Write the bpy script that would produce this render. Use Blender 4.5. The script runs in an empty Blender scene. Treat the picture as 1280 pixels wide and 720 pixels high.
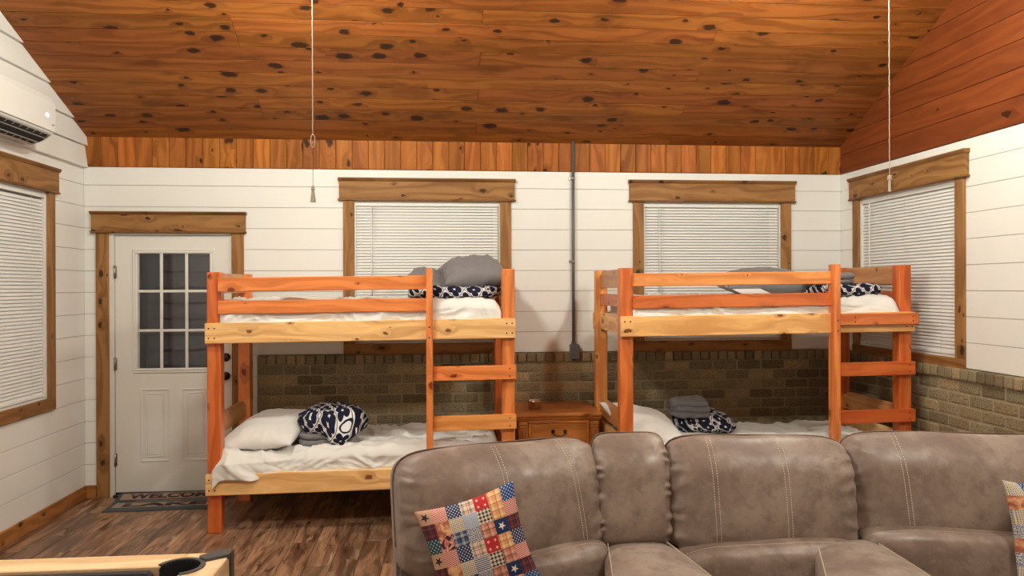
import bpy, bmesh, math, random
from mathutils import Vector, Matrix, noise
from mathutils.bvhtree import BVHTree
random.seed(7)
PI = math.pi
SC = bpy.context.scene
COL = SC.collection

# ------------------------------------------------------------------ camera
cam_d = bpy.data.cameras.new('camera')
cam = bpy.data.objects.new('camera', cam_d); COL.objects.link(cam)
cam_d.sensor_width = 36; cam_d.lens = 940 / 1280 * 36
cam_d.clip_start = .05
yaw, pitch, roll = .0896, -.0015, -.003
cam.matrix_world = (Matrix.Translation((0, -6.1455, 1.6386)) @ Matrix.Rotation(-yaw, 4, 'Z')
                    @ Matrix.Rotation(PI/2 + pitch, 4, 'X') @ Matrix.Rotation(roll, 4, 'Z'))
SC.camera = cam
# ------------------------------------------------------------------ world, exposure
w = bpy.data.worlds.new('night'); SC.world = w; w.use_nodes = True
w.node_tree.nodes['Background'].inputs[0].default_value = (.02, .025, .04, 1)
w.node_tree.nodes['Background'].inputs[1].default_value = .5
SC.view_settings.view_transform = 'Standard'; SC.view_settings.look = 'None'
SC.view_settings.gamma = 1; SC.view_settings.use_curve_mapping = False
SC.view_settings.exposure = 1.50
# ceiling-fan globes: (x, y, z, watts-like emission strength)
LAMP_COL = (.97, 1.0, .89)
FANS = [(-.85, -2.30, 3.34, 104), (2.10, -2.30, 3.34, 80), (-1.1, -4.3, 3.34, 116), (2.10, -4.3, 3.34, 118)]
GLOBE_R = .10

# ------------------------------------------------------------------ dimensions
XL, XR = -2.80, 3.374
YB = -7.5
EAVE = 2.831; SLOPE = math.atan(.5); RIDGE_Y = YB/2
BAND0 = 2.587
ROW = .168
BRICK_TOP = 1.098

# ------------------------------------------------------------------ node helpers
class NT:
    def __init__(s, name):
        s.m = bpy.data.materials.new(name); s.m.use_nodes = True
        s.t = s.m.node_tree; s.n = s.t.nodes; s.l = s.t.links
        s.b = s.n['Principled BSDF']
    def new(s, typ, **kw):
        x = s.n.new(typ)
        for k, v in kw.items(): setattr(x, k, v)
        return x
    def put(s, inp, v):
        if isinstance(v, bpy.types.NodeSocket): s.l.new(v, inp)
        elif v is not None: inp.default_value = v
    def math(s, op, a, b=None, c=None, clamp=False):
        x = s.new('ShaderNodeMath', operation=op, use_clamp=clamp)
        s.put(x.inputs[0], a)
        if b is not None: s.put(x.inputs[1], b)
        if c is not None: s.put(x.inputs[2], c)
        return x.outputs[0]
    def mix(s, f, a, b, mode='MIX'):
        x = s.new('ShaderNodeMix', data_type='RGBA', blend_type=mode)
        s.put(x.inputs[0], f)
        s.put(x.inputs[6], a if isinstance(a, bpy.types.NodeSocket) else (*a, 1))
        s.put(x.inputs[7], b if isinstance(b, bpy.types.NodeSocket) else (*b, 1))
        return x.outputs[2]
    def ramp(s, f, lo, hi, a=0., b=1.):
        x = s.new('ShaderNodeMapRange', interpolation_type='SMOOTHSTEP')
        s.put(x.inputs[0], f); s.put(x.inputs[1], lo); s.put(x.inputs[2], hi)
        x.inputs[3].default_value = a; x.inputs[4].default_value = b
        return x.outputs[0]
    def noise(s, vec, scale, detail=3, rough=.55, dist=0., dim='3D'):
        x = s.new('ShaderNodeTexNoise', noise_dimensions=dim)
        s.put(x.inputs['Vector'], vec); x.inputs['Scale'].default_value = scale
        x.inputs['Detail'].default_value = detail; x.inputs['Roughness'].default_value = rough
        x.inputs['Distortion'].default_value = dist
        return x.outputs[0]
    def comb(s, x, y, z=0.):
        c = s.new('ShaderNodeCombineXYZ'); s.put(c.inputs[0], x); s.put(c.inputs[1], y); s.put(c.inputs[2], z)
        return c.outputs[0]
    def uv(s):
        x = s.new('ShaderNodeUVMap'); x.uv_map = 'grain'
        q = s.new('ShaderNodeSeparateXYZ'); s.l.new(x.outputs[0], q.inputs[0])
        return x.outputs[0], q.outputs[0], q.outputs[1]
    def obj(s):
        return s.new('ShaderNodeTexCoord').outputs['Object']
    def info(s): return s.new('ShaderNodeObjectInfo').outputs
    def bump(s, h, strength=.3, dist=.002):
        x = s.new('ShaderNodeBump'); x.inputs['Strength'].default_value = strength
        x.inputs['Distance'].default_value = dist; s.put(x.inputs['Height'], h)
        s.l.new(x.outputs[0], s.b.inputs['Normal'])
    def done(s, col, rough=.5, spec=.5, metal=0.):
        s.put(s.b.inputs['Base Color'], col if isinstance(col, bpy.types.NodeSocket) else (*col, 1))
        s.put(s.b.inputs['Roughness'], rough); s.b.inputs['Specular IOR Level'].default_value = spec
        s.b.inputs['Metallic'].default_value = metal
        return s.m

def srgb(r, g, b):
    f = lambda c: ((c/255+.055)/1.055)**2.4 if c/255 > .04045 else c/255/12.92
    return (f(r), f(g), f(b))

def plain(name, col, rough=.5, spec=.5, metal=0., nz=.06):
    s = NT(name)
    n = s.noise(s.obj(), 9, 4)
    c = s.mix(s.math('MULTIPLY', n, nz*2), col, tuple(max(0, x*.6) for x in col))
    return s.done(c, rough, spec, metal)

def wood(name, light, dark, knot, kdens=.5, ks=(2.6, 6.0), ksize=.16, grain=1., rough=.42, smudge=.3, spec=.4):
    """stained softwood: uv.x runs along the board in metres, uv.y across it"""
    s = NT(name)
    uvv, u, v = s.uv(); inf = s.info()
    u = s.math('ADD', u, s.math('MULTIPLY', inf['Random'], 37.)); v = s.math('ADD', v, s.math('MULTIPLY', inf['Random'], 11.))
    kv = s.comb(s.math('MULTIPLY', u, ks[0]), s.math('MULTIPLY', v, ks[1]))
    warp = s.new('ShaderNodeVectorMath', operation='ADD')
    nz = s.new('ShaderNodeTexNoise', noise_dimensions='2D'); s.l.new(kv, nz.inputs['Vector']); nz.inputs['Scale'].default_value = 5.
    sc = s.new('ShaderNodeVectorMath', operation='SCALE'); s.l.new(nz.outputs['Color'], sc.inputs[0]); sc.inputs['Scale'].default_value = .17
    s.l.new(kv, warp.inputs[0]); s.l.new(sc.outputs[0], warp.inputs[1])
    vo = s.new('ShaderNodeTexVoronoi', voronoi_dimensions='2D'); s.l.new(warp.outputs[0], vo.inputs['Vector'])
    vo.inputs['Scale'].default_value = 1.; vo.inputs['Randomness'].default_value = 1.
    cs = s.new('ShaderNodeSeparateColor'); s.l.new(vo.outputs['Color'], cs.inputs[0])
    pick = s.math('GREATER_THAN', cs.outputs[0], 1-kdens)
    size = s.math('MULTIPLY', s.math('MULTIPLY_ADD', s.math('MULTIPLY', cs.outputs[1], cs.outputs[1]), 1.0, .32), ksize)
    d = vo.outputs['Distance']
    core = s.math('MULTIPLY', s.ramp(d, s.math('MULTIPLY', size, .55), size, 1., 0.), pick)
    halo = s.math('MULTIPLY', s.ramp(d, size, s.math('MULTIPLY', size, 3.2), 1., 0.), pick)
    # grain lines bend round the knots
    gv = s.math('ADD', s.math('MULTIPLY', v, 34.), s.math('MULTIPLY', halo, 1.6))
    lowf = s.noise(s.comb(s.math('MULTIPLY', u, .9), s.math('MULTIPLY', v, 5.)), 1., 2, dim='2D')
    gv2 = s.math('ADD', gv, s.math('MULTIPLY', lowf, 9.))
    g = s.noise(s.comb(s.math('MULTIPLY', u, 1.5), gv2), 1., 4, .6, dim='2D')
    rings = s.math('SINE', s.math('MULTIPLY', gv2, 1.9))
    g2 = s.math('ADD', s.math('MULTIPLY', g, .75), s.math('MULTIPLY', s.math('ADD', rings, 1.), .13))
    g2 = s.ramp(g2, .3, .75)
    c = s.mix(s.math('MULTIPLY', g2, grain), light, dark)
    sm = s.ramp(s.noise(s.comb(s.math('MULTIPLY', u, 2.1), s.math('MULTIPLY', v, 7.)), 1., 3, dim='2D'), .56, .78)
    c = s.mix(s.math('MULTIPLY', sm, smudge), c, tuple(x*.45 for x in dark))
    c = s.mix(s.math('MULTIPLY', halo, .22), c, tuple(x*.55 for x in dark))
    c = s.mix(s.math('MULTIPLY', core, .92), c, knot)
    # board to board variation and stain colour
    c = s.mix(1., c, inf['Color'], 'MULTIPLY')
    s.bump(g2, .15, .001)
    return s.done(c, rough, spec)

M = {}
M['ceil'] = wood('stained_pine_ceiling', (.34, .112, .023), (.20, .058, .0105), (.022, .009, .006), .62, (3.8, 6.6), .21, .85, .5, .55, .22)
M['gable'] = wood('stained_pine_gable', (.27, .080, .020), (.18, .045, .011), (.04, .012, .006), .10, (2.4, 5.2), .12, .7, .45, .3)
M['band'] = wood('stained_pine_band', (.44, .150, .030), (.26, .076, .013), (.030, .009, .004), .55, (3.2, 5.4), .17, .9, .5, .3, .12)
M['trim'] = wood('brown_stained_pine_trim', (.36, .178, .062), (.21, .092, .029), (.045, .018, .008), .6, (4.5, 8.), .15, .9, .55, .35, .2)
M['bunk'] = wood('varnished_pine', (.92, .76, .64), (.62, .39, .27), (.20, .045, .025), .36, (4.6, 8.5), .13, .85, .30, .12, .5)
M['oak'] = wood('honey_oak', (.50, .190, .045), (.32, .105, .023), (.1, .03, .01), .12, (2.6, 7.), .1, .9, .35, .2, .5)
M['rail'] = wood('blond_pine_rail', (.78, .56, .34), (.55, .34, .17), (.2, .08, .03), .3, (2.2, 8.), .1, .9, .4, .1)

def floor_mat():
    s = NT('rustic_brown_vinyl_plank')
    _, u, v = s.uv(); inf = s.info()
    u = s.math('ADD', u, s.math('MULTIPLY', inf['Random'], 53.)); v = s.math('ADD', v, s.math('MULTIPLY', inf['Random'], 17.))
    a = s.noise(s.comb(s.math('MULTIPLY', u, 1.6), s.math('MULTIPLY', v, 11.)), 1., 5, .65, .6, '2D')
    b = s.noise(s.comb(s.math('MULTIPLY', u, 5.), s.math('MULTIPLY', v, 60.)), 1., 4, .6, .4, '2D')
    c = s.mix(s.ramp(a, .34, .64), (.125, .060, .032), (.39, .215, .122))
    c = s.mix(s.math('MULTIPLY', s.ramp(b, .4, .7), .5), c, (.10, .05, .027))
    cr = s.noise(s.comb(s.math('MULTIPLY', u, 2.3), s.math('MULTIPLY', v, 19.)), 1., 3, .6, 1.2, '2D')
    c = s.mix(s.ramp(cr, .60, .68, 0, .85), c, (.040, .020, .012))
    lt = s.noise(s.comb(s.math('MULTIPLY', u, 3.1), s.math('MULTIPLY', v, 14.)), 1., 3, .6, .5, '2D')
    c = s.mix(s.ramp(lt, .58, .70, 0, .65), c, (.50, .34, .22))
    c = s.mix(1., c, inf['Color'], 'MULTIPLY')
    s.bump(b, .2, .001)
    return s.done(c, s.ramp(a, .2, .8, .30, .42), .5)
M['floor'] = floor_mat()

def white_paint(name, col, rough=.45):
    s = NT(name); o = s.obj()
    n = s.noise(o, 40, 3); n2 = s.noise(o, 1.3, 3)
    c = s.mix(s.ramp(n2, .4, .7, 0, .12), col, tuple(x*.8 for x in col))
    s.bump(n, .06, .001)
    return s.done(c, rough, .4)
M['white'] = white_paint('white_painted_shiplap', (.80, .785, .745))
M['doorw'] = white_paint('white_painted_door', (.74, .715, .665), .38)
M['blind'] = white_paint('white_vinyl_blind', (.76, .75, .72), .4)
M['sheet'] = None
M['groove'] = plain('dark_groove', (.24, .21, .18), .8)
M['gapdark'] = plain('dark_wood_gap', (.022, .008, .004), .9, .1)

def brick_mat():
    s = NT('tan_brown_brick'); o = s.obj(); inf = s.info()
    off = s.new('ShaderNodeVectorMath', operation='ADD'); s.l.new(o, off.inputs[0])
    s.l.new(s.comb(s.math('MULTIPLY', inf['Random'], 91.), inf['Random'], 3.), off.inputs[1])
    a = s.noise(off.outputs[0], 14, 5, .6); b = s.noise(off.outputs[0], 90, 3, .6)
    c = s.mix(s.ramp(a, .35, .68), (.195, .145, .082), (.41, .335, .205))
    c = s.mix(s.ramp(b, .55, .75, 0, .4), c, (.10, .06, .04))
    c = s.mix(1., c, inf['Color'], 'MULTIPLY')
    s.bump(s.math('ADD', a, s.math('MULTIPLY', b, .5)), .7, .004)
    return s.done(c, .85, .25)
M['brick'] = brick_mat()
M['mortar'] = plain('sandy_mortar', (.40, .33, .215), .9, .2, nz=.25)

def fabric(name, col, col2=None, scale=220, rough=.85, bump=.25, blot=.1):
    s = NT(name); o = s.obj()
    n = s.noise(o, scale, 2); m = s.noise(o, 7, 4)
    c = s.mix(s.ramp(m, .35, .7, 0, blot), col, col2 or tuple(x*.6 for x in col))
    s.bump(n, bump, .0006)
    s.b.inputs['Sheen Weight'].default_value = .15
    return s.done(c, rough, .2)
M['sheet'] = fabric('white_cotton', (.80, .785, .755))
M['sheetg'] = fabric('pale_grey_cotton', (.64, .61, .575))
M['grey'] = fabric('grey_microfibre', (.20, .192, .20), rough=.55)
M['greyd'] = fabric('dark_grey_microfibre', (.15, .14, .145), rough=.6)
M['mattress'] = fabric('white_mattress_ticking', (.7, .68, .64))

def trellis():
    s = NT('navy_trellis_print'); _, u, v = s.uv()
    P = .135
    def quad(ou, ov):
        fu = s.math('SUBTRACT', s.math('FRACT', s.math('ADD', s.math('DIVIDE', u, P), ou)), .5)
        fv = s.math('SUBTRACT', s.math('FRACT', s.math('ADD', s.math('DIVIDE', v, P), ov)), .5)
        au = s.math('ABSOLUTE', fu); av = s.math('ABSOLUTE', fv)
        ln = lambda x, y: s.math('SQRT', s.math('ADD', s.math('MULTIPLY', x, x), s.math('MULTIPLY', y, y)))
        d1 = ln(s.math('SUBTRACT', au, .21), av); d2 = ln(au, s.math('SUBTRACT', av, .21))
        return s.math('SUBTRACT', s.math('MINIMUM', d1, d2), .15)
    qa, qb = quad(0, 0), quad(.5, .5)
    d = s.math('MINIMUM', qa, qb)
    w_ = s.math('MULTIPLY', s.math('GREATER_THAN', d, .012), s.math('GREATER_THAN', s.math('ABSOLUTE', s.math('SUBTRACT', qa, qb)), .026))
    c = s.mix(w_, (.010, .012, .035), (.74, .73, .73))
    s.bump(s.noise(s.obj(), 160, 2), .2, .0006)
    return s.done(c, .8, .2)
M['trellis'] = trellis()

def leather():
    s = NT('taupe_suede_leather'); o = s.obj()
    a = s.noise(o, 3.0, 5, .62, .3); b = s.noise(o, 13, 6, .72, .15); f = s.noise(o, 260, 2)
    c = s.mix(s.ramp(a, .36, .64), (.180, .122, .096), (.31, .236, .190))
    c = s.mix(s.ramp(b, .46, .64, 0, .6), c, (.150, .100, .080))
    c = s.mix(s.ramp(b, .28, .44, .5, 0), c, (.36, .29, .235))
    s.bump(s.math('ADD', s.math('MULTIPLY', f, .4), b), .18, .003)
    s.b.inputs['Sheen Weight'].default_value = .12
    return s.done(c, s.ramp(b, .3, .7, .36, .52), .5)
M['leather'] = leather()
M['piping'] = plain('dark_brown_piping', (.14, .085, .06), .5)
M['thread'] = plain('cream_thread', (.62, .53, .40), .7)
M['black'] = plain('black_metal', (.012, .012, .012), .35, .5)
M['bronze'] = plain('dark_bronze', (.06, .04, .025), .35, .5, .8)
M['pocket'] = plain('black_pocket_leather', (.012, .012, .013), .5, .4)
M['felt'] = fabric('black_billiard_cloth', (.016, .015, .020), scale=400)
M['casting'] = plain('charcoal_corner_casting', (.055, .052, .05), .45)
M['steel'] = plain('polished_steel', (.62, .58, .52), .2, .5, 1.)
M['hinge'] = plain('satin_nickel', (.42, .38, .32), .35, .5, 1.)
M['greymetal'] = plain('grey_painted_metal', (.115, .115, .11), .4, .5)
M['acw'] = plain('white_plastic', (.74, .72, .68), .35, .5, nz=.02)
M['dark'] = plain('dark_interior', (.01, .01, .01), .8)
M['silver'] = plain('silver_plastic', (.5, .5, .5), .3, .5, .6)
M['cord'] = plain('white_braided_cord', (.42, .34, .26), .7)
M['woodpull'] = plain('pale_wood_pull', (.30, .25, .17), .45)
M['paper'] = plain('white_paper', (.85, .85, .83), .6)
M['siding'] = plain('grey_porch_siding', (.17, .16, .165), .7)
M['conc'] = plain('porch_concrete', (.12, .12, .12), .9)
M['rugn'] = fabric('charcoal_blue_mat', (.045, .055, .065), scale=120)
M['rugt'] = fabric('tan_mat_band', (.33, .235, .18), scale=120)
M['rugk'] = fabric('near_black_mat_lettering', (.018, .012, .012), scale=120)
M['rugr'] = fabric('maroon_mat_lettering', (.065, .02, .016), scale=120)
def glass():
    s = NT('window_glass'); s.b.inputs['Transmission Weight'].default_value = 1.
    s.b.inputs['IOR'].default_value = 1.45
    return s.done((.9, .92, .92), .0, .5)
M['glass'] = glass()
def emit(name, col, st):
    s = NT(name); s.b.inputs['Emission Color'].default_value = (*col, 1); s.b.inputs['Emission Strength'].default_value = st
    return s.done(col, .5)

# ------------------------------------------------------------------ mesh helpers
def link(name, me, mat=None, parent=None, loc=None, rot=None, color=None, kind=None, label=None, cat=None, group=None):
    o = bpy.data.objects.new(name, me); COL.objects.link(o)
    if me is not None and mat is not None and not me.materials:
        for m in (mat if isinstance(mat, (list, tuple)) else [mat]): me.materials.append(m)
    if parent: o.parent = parent
    if loc is not None: o.location = loc
    if rot is not None: o.rotation_euler = rot
    if color is not None: o.color = (*color, 1)
    if kind: o['kind'] = kind
    if label: o['label'] = label
    if cat: o['category'] = cat
    if group: o['group'] = group
    return o
def thing(name, label, cat, loc=(0, 0, 0), rz=0, group=None, parent=None):
    return link(name, None, loc=loc, rot=(0, 0, rz), label=label, cat=cat, group=group)

class MB:
    """collects shapes into one mesh with a 'grain' uv layer"""
    def __init__(s): s.bm = bmesh.new(); s.uvl = s.bm.loops.layers.uv.new('grain')
    def box(s, x0, x1, y0, y1, z0, z1, axis='x', bev=0., M_=None, seed=None, taper=None):
        vs = [Vector((x, y, z)) for x in (x0, x1) for y in (y0, y1) for z in (z0, z1)]
        if taper: vs = [taper(v) for v in vs]
        sub = bmesh.new(); bv = [sub.verts.new(v) for v in vs]
        for f in ((0, 1, 3, 2), (4, 6, 7, 5), (0, 4, 5, 1), (2, 3, 7, 6), (0, 2, 6, 4), (1, 5, 7, 3)): sub.faces.new([bv[i] for i in f])
        if bev: bmesh.ops.bevel(sub, geom=list(sub.edges), offset=bev, segments=1, affect='EDGES')
        s.add(sub, axis, M_, seed); return s
    def prism(s, pts, z0, z1, plane='xy', axis='x', bev=0., M_=None, seg=1):
        """polygon pts extruded; plane xy->z, xz->y, yz->x"""
        f3 = {'xy': lambda a, b, c: (a, b, c), 'xz': lambda a, b, c: (a, c, b), 'yz': lambda a, b, c: (c, a, b)}[plane]
        sub = bmesh.new()
        A = [sub.verts.new(f3(a, b, z0)) for a, b in pts]; B = [sub.verts.new(f3(a, b, z1)) for a, b in pts]
        sub.faces.new(A); sub.faces.new(B[::-1]); n = len(pts)
        for i in range(n): sub.faces.new([A[i], B[i], B[(i+1) % n], A[(i+1) % n]])
        bmesh.ops.recalc_face_normals(sub, faces=sub.faces)
        if bev: bmesh.ops.bevel(sub, geom=list(sub.edges), offset=bev, segments=seg, affect='EDGES')
        s.add(sub, axis, M_); return s
    def add(s, sub, axis='x', M_=None, seed=None):
        r1, r2 = random.random()*20, random.random()*20
        i = 'xyz'.index(axis)
        bmesh.ops.recalc_face_normals(sub, faces=sub.faces)
        idx = {}
        base = {v: v.co.copy() for v in sub.verts}
        for v in sub.verts: idx[v] = s.bm.verts.new(M_ @ v.co if M_ else v.co)
        for f in sub.faces:
            try: nf = s.bm.faces.new([idx[v] for v in f.verts])
            except ValueError: continue
            nf.smooth = f.smooth
            for lp, v in zip(nf.loops, f.verts):
                c = base[v]; o = [c[k] for k in range(3) if k != i]
                lp[s.uvl].uv = (c[i]+r1, o[0]+o[1]+r2)
        sub.free()
    def tube(s, pts, r, n=8, cap=True, radii=None):
        sub = bmesh.new(); rings = []
        pts = [Vector(p) for p in pts]
        up = None
        for k, p in enumerate(pts):
            t = (pts[min(k+1, len(pts)-1)]-pts[max(k-1, 0)]).normalized()
            if up is None: up = Vector((0, 0, 1)) if abs(t.z) < .9 else Vector((1, 0, 0))
            a = t.cross(up).normalized(); b = a.cross(t).normalized(); up = b
            rr = radii[k] if radii else r
            rings.append([sub.verts.new(p+(a*math.cos(2*PI*j/n)+b*math.sin(2*PI*j/n))*rr) for j in range(n)])
        for A, B in zip(rings, rings[1:]):
            for j in range(n):
                f = sub.faces.new([A[j], A[(j+1) % n], B[(j+1) % n], B[j]]); f.smooth = True
        if cap: sub.faces.new(rings[0]); sub.faces.new(rings[-1])
        s.add(sub, 'z'); return s
    def lathe(s, prof, n=24, M_=None, cap=True):
        sub = bmesh.new(); rings = []
        for r, z in prof:
            rings.append([sub.verts.new((r*math.cos(2*PI*j/n), r*math.sin(2*PI*j/n), z)) for j in range(n)])
        for A, B in zip(rings, rings[1:]):
            for j in range(n):
                f = sub.faces.new([A[j], A[(j+1) % n], B[(j+1) % n], B[j]]); f.smooth = True
        if cap and prof[0][0] > 1e-4: sub.faces.new(rings[0])
        if cap and prof[-1][0] > 1e-4: sub.faces.new(rings[-1])
        bmesh.ops.remove_doubles(sub, verts=sub.verts, dist=1e-5)
        s.add(sub, 'z', M_); return s
    def mesh(s, name='m'):
        me = bpy.data.meshes.new(name); s.bm.to_mesh(me); s.bm.free(); return me
    def build(s, name, mat, parent=None, **kw): return link(name, s.mesh(name), mat, parent, **kw)

def jit(a=.1, base=(1, 1, 1)):
    k = 1+random.uniform(-a, a); h = random.uniform(-a, a)*.35
    return (base[0]*k*(1+h*.3), base[1]*k, base[2]*k*(1-h))
def board(name, x0, x1, y0, y1, z0, z1, mat, parent, axis='x', bev=.003, color=None, **kw):
    return MB().box(x0, x1, y0, y1, z0, z1, axis, bev).build(name, mat, parent, color=color or (1, 1, 1), **kw)

def superbox(w, d, h, n=6., N=24, fn=None, uvf=None, nz=None, nh=None):
    """a rounded, slightly puffed block; fn(v) may deform each vertex; uv in metres"""
    bm = bmesh.new(); uvl = bm.loops.layers.uv.new('grain')
    grid = {}
    def vert(p):
        k = (round(p[0]*N*4), round(p[1]*N*4), round(p[2]*N*4))
        if k not in grid:
            nn = n
            s_ = (abs(p[0])**nn+abs(p[1])**nn+abs(p[2])**nn)**(1/nn)
            grid[k] = bm.verts.new((p[0]/s_*w/2, p[1]/s_*d/2, p[2]/s_*h/2))
        return grid[k]
    dims = (w, d, h); mx = max(dims)
    cnt = [max(4, int(N*q/mx)) for q in dims]
    def lin(k): return [-1+2*i/cnt[k] for i in range(cnt[k]+1)]
    for ax in range(3):
        a, b = [k for k in range(3) if k != ax]
        for sg in (-1, 1):
            for i in range(cnt[a]):
                for j in range(cnt[b]):
                    q = []
                    for (ii, jj) in ((i, j), (i+1, j), (i+1, j+1), (i, j+1)):
                        p = [0, 0, 0]; p[ax] = sg; p[a] = lin(a)[ii]; p[b] = lin(b)[jj]; q.append(vert(p))
                    try: f = bm.faces.new(q); f.smooth = True
                    except ValueError: pass
    bmesh.ops.recalc_face_normals(bm, faces=bm.faces)
    for f in bm.faces:
        for lp in f.loops:
            c = lp.vert.co
            lp[uvl].uv = uvf(c) if uvf else (c.x+.35*c.z, c.y-c.z)
    bm.normal_update()
    if fn:
        new = {v: fn(v.co.copy(), v.normal.copy()) for v in bm.verts}
        for v, c in new.items(): v.co = c
    me = bpy.data.meshes.new('soft'); bm.to_mesh(me); bm.free(); return me

def folds(p, sc, seed, sx=1., sy=1., sz=1.):
    q = Vector((p.x*sx, p.y*sy, p.z*sz))*sc+Vector((seed*7.3, seed*3.1, seed*1.7))
    a = noise.noise(q); q2 = q*2.1+Vector((5, 1, 3))
    return max(0, 1-abs(a)*2.4)**1.8*.75+max(0, 1-abs(noise.noise(q2))*2.2)**2*.35-.12

# ================================================================== STRUCTURE
# ---- floor: sub-floor plus planks running away from the camera
fl = MB().box(XL-.1, XR+.1, YB-.1, .1, -.10, -.012).build('floor', M['mortar'], kind='structure')
pw = .152; ix = 0; x = XL
while x < XR-.01:
    x1 = min(x+pw-.0015, XR); y = 0 - (0 if ix % 3 == 0 else (.42 if ix % 3 == 1 else .83)); ys = [0]
    while y > YB: 
        if y < 0: ys.append(y)
        y -= 1.22
    ys.append(YB)
    for a, b in zip(ys, ys[1:]):
        k = random.uniform(.72, 1.2); t = random.uniform(-.05, .08)
        MB().box(x, x1, b+.0015, a, -.012, 0, 'y', .001).build('floor_plank', M['floor'], fl, color=(k, k*(1-t*.5), k*(1-t)))
    x += pw; ix += 1

# ---- openings in walls
def wall_boxes(mb, a0, a1, z0, z1, holes, emit_):
    """splits the rectangle into boxes around holes (a0,a1,z0,z1)"""
    xs = sorted({a0, a1, *[h[0] for h in holes], *[h[1] for h in holes]})
    for p, q in zip(xs, xs[1:]):
        zz = z0
        for h in sorted([h for h in holes if h[0] <= p+1e-6 and h[1] >= q-1e-6], key=lambda h: h[2]):
            if h[2] > zz: emit_(p, q, zz, h[2])
            zz = h[3]
        if zz < z1: emit_(p, q, zz, z1)
def segs(a0, a1, holes, z0, z1):
    """free intervals of a row between holes"""
    out = [(a0, a1)]
    for h in holes:
        if h[2] < z1-.004 and h[3] > z0+.004:
            nx = []
            for p, q in out:
                if h[1] <= p or h[0] >= q: nx.append((p, q)); continue
                if h[0] > p: nx.append((p, h[0]))
                if h[1] < q: nx.append((h[1], q))
            out = nx
    return [(p, q) for p, q in out if q-p > .006]

W1 = (-.72, .456, 1.185, 2.34); W2 = (1.652, 2.837, 1.185, 2.345)
DR = (-2.61, -1.68, .0, 2.07)
WR = (-1.46, -.30, 1.16, 2.345); WLf = (-1.72, -.56, .86, 2.32)
rows = []
z = BAND0-.143
rows.append((z, BAND0))
while z > 0: rows.append((max(z-ROW, .0), z)); z -= ROW

wb = MB(); wall_boxes(wb, XL-.1, XR+.1, -.1, 2.9, [W1, W2, DR], lambda p, q, a, b: wb.box(p, q, .012, .16, a, b))
wall_back = wb.build('wall_back', M['groove'], kind='structure')
c_out = .095
H_back = [(W1[0]-.04, W1[1]+.04, W1[2]-.04, W1[3]+.04), (W2[0]-.04, W2[1]+.04, W2[2]-.04, W2[3]+.04), (DR[0]-.04, DR[1]+.04, -1, DR[3]+.04),
          (-1.48, XR, -1, BRICK_TOP-.01)]
for a, b in rows:
    for p, q in segs(XL, XR, H_back, a, b):
        zb = max(a, BRICK_TOP-.02) if p > -1.5 and a < BRICK_TOP < b else a
        board('shiplap_board', p, q, 0, .012, zb+.0022, b-.0006, M['white'], wall_back, bev=.0012)
# pine band under the ceiling: vertical tongue-and-groove boards
x = XL; bw = .129
while x < XR-.01:
    x1 = min(x+bw, XR)
    k = random.uniform(.72, 1.18)
    board('band_board', x+.001, x1-.001, -.012, .012, BAND0, EAVE-.002, M['band'], wall_back, axis='z', bev=.004, color=(k, k*random.uniform(.9, 1.05), k*random.uniform(.85, 1.05)))
    x += bw

# ---- side walls (gable ends)
def gable_poly(y0, y1, z0, z1):
    """board strip clipped by both roof slopes"""
    zc = lambda y: EAVE+.5*min(-y, y-YB)
    def yend(z): return -(z-EAVE)*2 if z > EAVE else 0
    yt = yend(z1); yb = yend(z0)
    n_hi0, n_hi1 = min(y1, -yb), min(y1, -yt)
    n_lo0, n_lo1 = max(y0, YB+yb), max(y0, YB+yt)
    return [(n_lo0, z0), (n_hi0, z0), (n_hi1, z1), (n_lo1, z1)], (n_hi1 > n_lo1+.02)
ZR = EAVE-.5*RIDGE_Y
def side_wall(name, X, sgn, holes, brick):
    # backing
    mb = MB(); wall_boxes(mb, YB-.1, .16, -.1, 2.58, holes, lambda p, q, a, b: mb.box(min(X+sgn*.012, X+sgn*.16), max(X+sgn*.012, X+sgn*.16), p, q, a, b))
    mb.prism([(YB-.1, 2.58), (.16, 2.58), (.16, EAVE-.03), (RIDGE_Y, ZR+.06), (YB-.1, EAVE-.03)], X+sgn*.012, X+sgn*.16, 'yz')
    return mb.build(name, M['groove'], kind='structure')
wall_right = side_wall('wall_right', XR, 1, [WR], True)
wall_left = side_wall('wall_left', XL, -1, [WLf], False)
for a, b in rows:
    for p, q in segs(YB, 0, [(WR[0]-.04, WR[1]+.04, WR[2]-.04, WR[3]+.04), (YB, .1, -1, BRICK_TOP-.01)], a, b):
        zb = max(a, BRICK_TOP-.02)
        board('shiplap_board', XR, XR+.012, p, q, zb+.0022, b-.0006, M['white'], wall_right, axis='y', bev=.0012)
    for p, q in segs(YB, 0, [(WLf[0]-.04, WLf[1]+.04, WLf[2]-.04, WLf[3]+.04)], a, b):
        board('shiplap_board', XL-.012, XL, p, q, a+.0022, b-.0006, M['white'], wall_left, axis='y', bev=.0012)
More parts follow.
